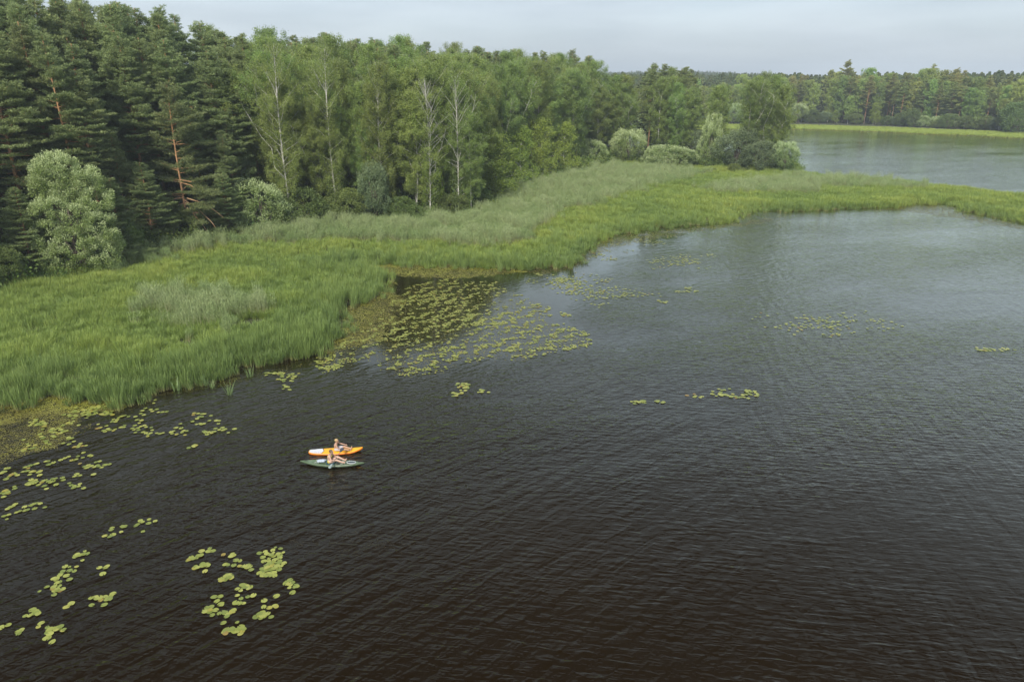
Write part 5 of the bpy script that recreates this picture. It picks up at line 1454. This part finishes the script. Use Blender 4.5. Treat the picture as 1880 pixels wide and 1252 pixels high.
for (sa, sb, ya, yb) in ((.70, .80, -.6, .6), (.70, .80, .6, -.6), (.70, .70, -.6, .6), (.80, .80, -.6, .6)):
    p = [((sa + (sb - sa) * q - .5) * blen, (ya + (yb - ya) * q) * board_width(sa + (sb - sa) * q), board_z(sa + (sb - sa) * q) + .088) for q in (0, .5, 1)]
    tube(m1, p, .005, 5)
link('bungee_cord', m1.mesh('bungee_cord', plain('dull_yellow_cord', (.55, .42, .03), .6)), sup)

# --- green sit-on-top kayak
kl = np.array(G(552, 851.5)); kr_ = np.array(G(669, 855))
kc = (kl + kr_) / 2; kang = math.atan2(kr_[1] - kl[1], kr_[0] - kl[0]); klen = float(np.linalg.norm(kr_ - kl))
def kay_w(s): return .36 * np.clip(np.sin(np.clip(s, 0, 1) * math.pi), 0, 1) ** .95 + .006
def kay_z(s): return .19 + .045 * (2 * abs(s - .5)) ** 2.6
mkg = None
def kayak_mat():
    m, t = mat('kayak_green')
    f = noise(t, 3.0, 5, .6)
    c = ramp(t, [(.3, (.055, .090, .040)), (.5, (.085, .125, .070)), (.62, (.11, .15, .10)), (.75, (.17, .20, .16))], f)
    pb = N(t, 'ShaderNodeBsdfPrincipled'); pb.inputs['Roughness'].default_value = .38
    t.links.new(c, pb.inputs['Base Color']); t.links.new(pb.outputs[0], N(t, 'ShaderNodeOutputMaterial').inputs[0])
    return m
mkg = kayak_mat()
m1 = MB(); ns = 50; S = np.linspace(0, 1, ns)
csec = [(-1, 1.0), (-1.02, .8), (-.9, .35), (-.55, .02), (0, -.05), (.55, .02), (.9, .35), (1.02, .8), (1, 1.0), (.86, 1.03), (.72, .80), (.4, .70), (0, .68), (-.4, .70), (-.72, .80), (-.86, 1.03)]
V = []
for s in S:
    hw = kay_w(s); zz = kay_z(s); dep = math.sin(min(1, max(0, (s - .08) / .84)) * math.pi) ** .5 if .08 < s < .92 else 0
    for (a, c) in csec:
        c2 = c if abs(a) >= .86 or c < .5 else 1.0 + (c - 1.0) * dep + .06 * (1 - dep) * (1 - abs(a))
        rk = .20 * (2 * abs(s - .5)) ** 3
        V.append(((s - .5) * klen, a * hw, -.05 + rk * (1 - min(1, max(0, c2))) + c2 * (zz + .02)))
V = np.array(V); k = len(csec)
F = [(i * k + j, (i + 1) * k + j, (i + 1) * k + (j + 1) % k, i * k + (j + 1) % k) for i in range(ns - 1) for j in range(k)]
m1.add(V, F, 0)
for e in (0, ns - 1):
    c = V[e * k:(e + 1) * k].mean(0); m1.add(np.vstack([V[e * k:(e + 1) * k], [c]]), [(j, (j + 1) % k, k) for j in range(k)], 0)
kay = bpy.data.objects.new('kayak', None); COL.objects.link(kay)
kay.location = (kc[0], kc[1], 0); kay.rotation_euler = (0, 0, kang)
tag(kay, 'mottled green sit-on-top kayak with pointed ends', 'kayak')
link('hull', m1.mesh('kayak_hull', mkg, smooth=True), kay)
def ring(mb, c, rx, ry, r, n=20):
    a = np.linspace(0, 2 * math.pi, n + 1)
    tube(mb, np.stack([c[0] + np.cos(a) * rx, c[1] + np.sin(a) * ry, c[2] + 0 * a], -1), r, 6, cap=False)
def disc(mb, c, rx, ry, h, n=20):
    a = np.linspace(0, 2 * math.pi, n, endpoint=False)
    V = [(c[0] + math.cos(t) * rx, c[1] + math.sin(t) * ry, c[2] + z) for z in (0, h) for t in a] + [(c[0], c[1], c[2] + h * 1.3)]
    mb.add(V, [(j, (j + 1) % n, n + (j + 1) % n, n + j) for j in range(n)], 0); n0 = mb.n - len(V)
    mb.F[3].append(np.array([(n + j, n + (j + 1) % n, 2 * n) for j in range(n)]) + n0); mb.M[3].append(np.zeros(n, int))
m1 = MB(); disc(m1, (.30 * klen, 0, .185), .24, .13, .02); hb = link('hatch', m1.mesh('hatch', plain('dark_hatch', (.04, .055, .06), .5, .2)), kay)
m1 = MB(); ring(m1, (.30 * klen, 0, .20), .25, .14, .012); link('hatch_rim', m1.mesh('hatch_rim', plain('pale_rim', (.62, .66, .68), .4)), hb)
m1 = MB(); box(m1, (-.26, 0, .17), (.06, .40, .20)); box(m1, (-.06, 0, .135), (.42, .40, .05)); link('seat', m1.mesh('seat', plain('dark_teal_seat', (.03, .07, .085), .7)), kay)
m1 = MB(); box(m1, (.36, -.17, .20), (.16, .06, .05)); box(m1, (.36, .17, .20), (.16, .06, .05)); link('foot_rest', m1.mesh('foot_rest', plain('footrest_black', (.03, .03, .03), .6)), kay)
m1 = MB()
tube(m1, [(-.43 * klen, .0, .20), (-.41 * klen, .0, .26), (-.39 * klen, 0, .20)], .012, 6); tube(m1, [(.40 * klen, .0, .20), (.42 * klen, .0, .26), (.44 * klen, 0, .20)], .012, 6)
link('carry_handle', m1.mesh('carry_handle', mk, smooth=True), kay)
m1 = MB()
for (xa, xb) in ((.72, .95), (-.95, -.72)):
    for (ya, yb) in ((-.18, .18), (.18, -.18)): tube(m1, [(xa, ya, .20), (xb, yb, .20)], .006, 5)
for xq in (.55, .62): tube(m1, [(xq, -.22, .20), (xq, 0, .19), (xq, .22, .20)], .010, 5)
link('deck_cord', m1.mesh('deck_cord', plain('pale_cord', (.62, .60, .52), .6)), kay)
# bag behind the seat (rests in the tank well: its own thing)
def kpos(x, y, z):
    c, s = math.cos(kang), math.sin(kang)
    return (kc[0] + c * x - s * y, kc[1] + s * x + c * y, z)
m1 = MB()
for q in range(5): ellipsoid(m1, (-.14 + .07 * q, .01 * (q % 2), .09), (.10, .13, .085))
tube(m1, [(.17, 0, .09), (.23, 0, .10), (.26, .03, .12)], [.05, .03, .04], 8)
bag = link('dry_bag', m1.mesh('dry_bag', plain('pale_blue_bag', (.30, .35, .42), .4, .08), smooth=True), None, kpos(-.62, .02, .13)); bag.rotation_euler = (0, 0, kang + .2)
tag(bag, 'pale blue dry bag lying behind the kayak seat', 'bag')
r_ = bag.modifiers.new('remesh', 'REMESH'); r_.mode = 'VOXEL'; r_.voxel_size = .015; r_.use_smooth_shade = True

# --- kayaker: sits facing the bow (+x), back rounded a little, knees half bent, both hands on the shaft
JK = dict(pelvis=(0, 0, .10), chest=(.02, 0, .385), neck=(.07, 0, .535), head=(.125, 0, .655), w=1.08, yaw=.15, curl=.75,
          l_sh=(.07, .17, .455), l_el=(.20, .25, .28), l_wr=(.30, .18, .30), r_sh=(.07, -.17, .455), r_el=(.16, -.27, .26), r_wr=(.25, -.245, .265),
          l_hp=(.04, .10, .09), l_kn=(.45, .14, .26), l_an=(.82, .12, .10), l_toe=(.90, .13, .17), r_hp=(.04, -.10, .09), r_kn=(.44, -.13, .22), r_an=(.82, -.13, .08), r_toe=(.90, -.14, .15))
hairb = plain('brown_hair', (.10, .062, .030), .6, .3, 40)
hairf = plain('sandy_hair', (.36, .25, .12), .6, .25, 40)
bik = plain('mustard_bikini', (.42, .34, .08), .7, .1)
kp = kpos(-.12, 0, .16)
KP = person('person', kp, kang, JK, SKIN2, 'kayaker in a mustard bikini with short brown hair holding a paddle', [])
hair(KP, JK, hairb); eyes(KP, JK)
cloth(KP, 'bikini_bottom', [((-.01, -.08, .085), (-.01, .08, .085), .118, .118)], bik)
cloth(KP, 'bikini_top', [((.085, -.075, .405), (.085, .075, .405), .072, .072), ((-.035, -.08, .39), (-.035, .08, .39), .066, .066)], bik)
m1 = MB(); a = np.linspace(0, 2 * math.pi, 13)
tube(m1, np.stack([  .07 + np.cos(a) * .06, np.sin(a) * .062, .535 + np.cos(a) * -.01], -1), .007, 6, cap=False)
link('neck_strap', m1.mesh('neck_strap', mk), KP)
# paddle across the boat, far blade raised, near blade by the water
def paddle(name, pa, pb, m_shaft, mats, label, loc, rz):
    e = bpy.data.objects.new(name, None); COL.objects.link(e); e.location = loc; e.rotation_euler = (0, 0, rz)
    tag(e, label, 'paddle')
    pa = np.array(pa); pb = np.array(pb); d = nrm(pb - pa)
    m1 = MB(); tube(m1, np.array([pa, (pa + pb) / 2, pb]), .015, 8); link('shaft', m1.mesh('shaft', m_shaft, smooth=True), e)
    for (p, dd, mm) in ((pa, -d, mats[0]), (pb, d, mats[1])):
        m1 = MB(); sd_ = nrm(np.cross(dd, [.25, 0, 1])); nn_ = np.cross(sd_, dd)
        V = []; n = 9
        for i in range(n):
            s = i / (n - 1); wv = .095 * math.sin(min(1, .12 + s * 1.25) * math.pi * .5) * (1 if s < .8 else math.sqrt(max(.05, 1 - ((s - .8) / .21) ** 2)))
            c = p + dd * (s * .44 - .03)
            for (a_, z_) in ((-1, .0), (-.5, .012), (0, .018), (.5, .012), (1, 0), (.5, -.004), (0, -.006), (-.5, -.004)): V.append(c + sd_ * wv * a_ + nn_ * z_)
        m1.add(V, [(i * 8 + j, (i + 1) * 8 + j, (i + 1) * 8 + (j + 1) % 8, i * 8 + (j + 1) % 8) for i in range(n - 1) for j in range(8)], 0)
        m1.add(V[:8], [(0, 1, 2, 3), (4, 5, 6, 7)], 0); m1.add(V[-8:], [(3, 2, 1, 0), (7, 6, 5, 4)], 0)
        link('blade', m1.mesh('blade', mm, smooth=True), e)
    return e
paddle('kayak_paddle', (.30, -.55, .22), (.42, .62, .32), plain('grey_shaft', (.10, .11, .12), .35), [plain('grey_blade', (.22, .27, .26), .35), plain('dark_blade', (.05, .055, .07), .35)],
       'double-bladed paddle held across the green kayak', kp, kang)
# --- board rider: shirtless, sits facing the nose, legs out, forearms towards the knees
JB = dict(pelvis=(0, 0, .10), chest=(-.01, 0, .35), neck=(.025, 0, .49), head=(.06, 0, .60), w=.96, hs=.95, yaw=0, curl=.35,
          l_sh=(.03, .16, .42), l_el=(.24, .20, .31), l_wr=(.47, .15, .27), r_sh=(.03, -.16, .42), r_el=(.12, -.24, .26), r_wr=(.30, -.19, .17),
          l_hp=(.04, .09, .09), l_kn=(.44, .13, .15), l_an=(.80, .08, .05), l_toe=(.86, .10, .16), r_hp=(.04, -.09, .09), r_kn=(.44, -.14, .12), r_an=(.79, -.13, .045), r_toe=(.85, -.15, .15))
def bpos(x, y, z):
    c, s = math.cos(bang), math.sin(bang)
    return (bc[0] + c * x - s * y, bc[1] + s * x + c * y, z)
bp = bpos(.03, .02, .105)
BP = person('person', bp, bang - .05, JB, SKIN, 'shirtless paddler with sandy hair and pale shorts sitting on the orange board', [])
hair(BP, JB, hairf); eyes(BP, JB)
def shorts_mat():
    m, t = mat('patterned_shorts')
    v = N(t, 'ShaderNodeTexVoronoi'); v.inputs['Scale'].default_value = 14
    t.links.new(N(t, 'ShaderNodeTexCoord').outputs['Object'], v.inputs['Vector'])
    c = ramp(t, [(.2, (.38, .33, .36)), (.5, (.40, .39, .40)), (.62, (.14, .28, .22)), (.8, (.50, .36, .44))], v.outputs['Color'])
    pb = N(t, 'ShaderNodeBsdfPrincipled'); pb.inputs['Roughness'].default_value = .8
    t.links.new(c, pb.inputs['Base Color']); t.links.new(pb.outputs[0], N(t, 'ShaderNodeOutputMaterial').inputs[0])
    return m
cloth(BP, 'shorts', [((-.005, -.07, .09), (-.005, .07, .09), .114, .114), ((.04, .09, .09), (.30, .118, .13), .103, .082), ((.04, -.09, .09), (.30, -.125, .11), .103, .082)], shorts_mat())
m1 = MB(); a = np.linspace(0, 2 * math.pi, 13)
tube(m1, np.stack([.75 + 0 * a, -.132 + np.cos(a) * .045, .055 + np.sin(a) * .045], -1), .020, 6, cap=False)
tube(m1, [(.75, -.18, .05), (.62, -.26, .03), (.45, -.28, .028), (.30, -.24, .028)], .006, 5)
link('ankle_leash', m1.mesh('ankle_leash', mk, smooth=True), BP)

# ------------------------------------------------------------------ haze
HAZE = 0.00036
if HAZE > 0:
    m1 = MB(); box(m1, (0, 0, 40), (6200, 6200, 90))
    m, t = mat('haze_air')
    pv = N(t, 'ShaderNodeVolumePrincipled'); pv.inputs['Color'].default_value = (.80, .90, 1.0, 1)
    pv.inputs['Density'].default_value = HAZE; pv.inputs['Anisotropy'].default_value = .2
    t.links.new(pv.outputs[0], N(t, 'ShaderNodeOutputMaterial').inputs['Volume'])
    o = link('haze', m1.mesh('haze', m)); tag(o, 'thin summer haze over the lake and forest', 'haze', None, 'stuff')
print('trees', len(TREES))
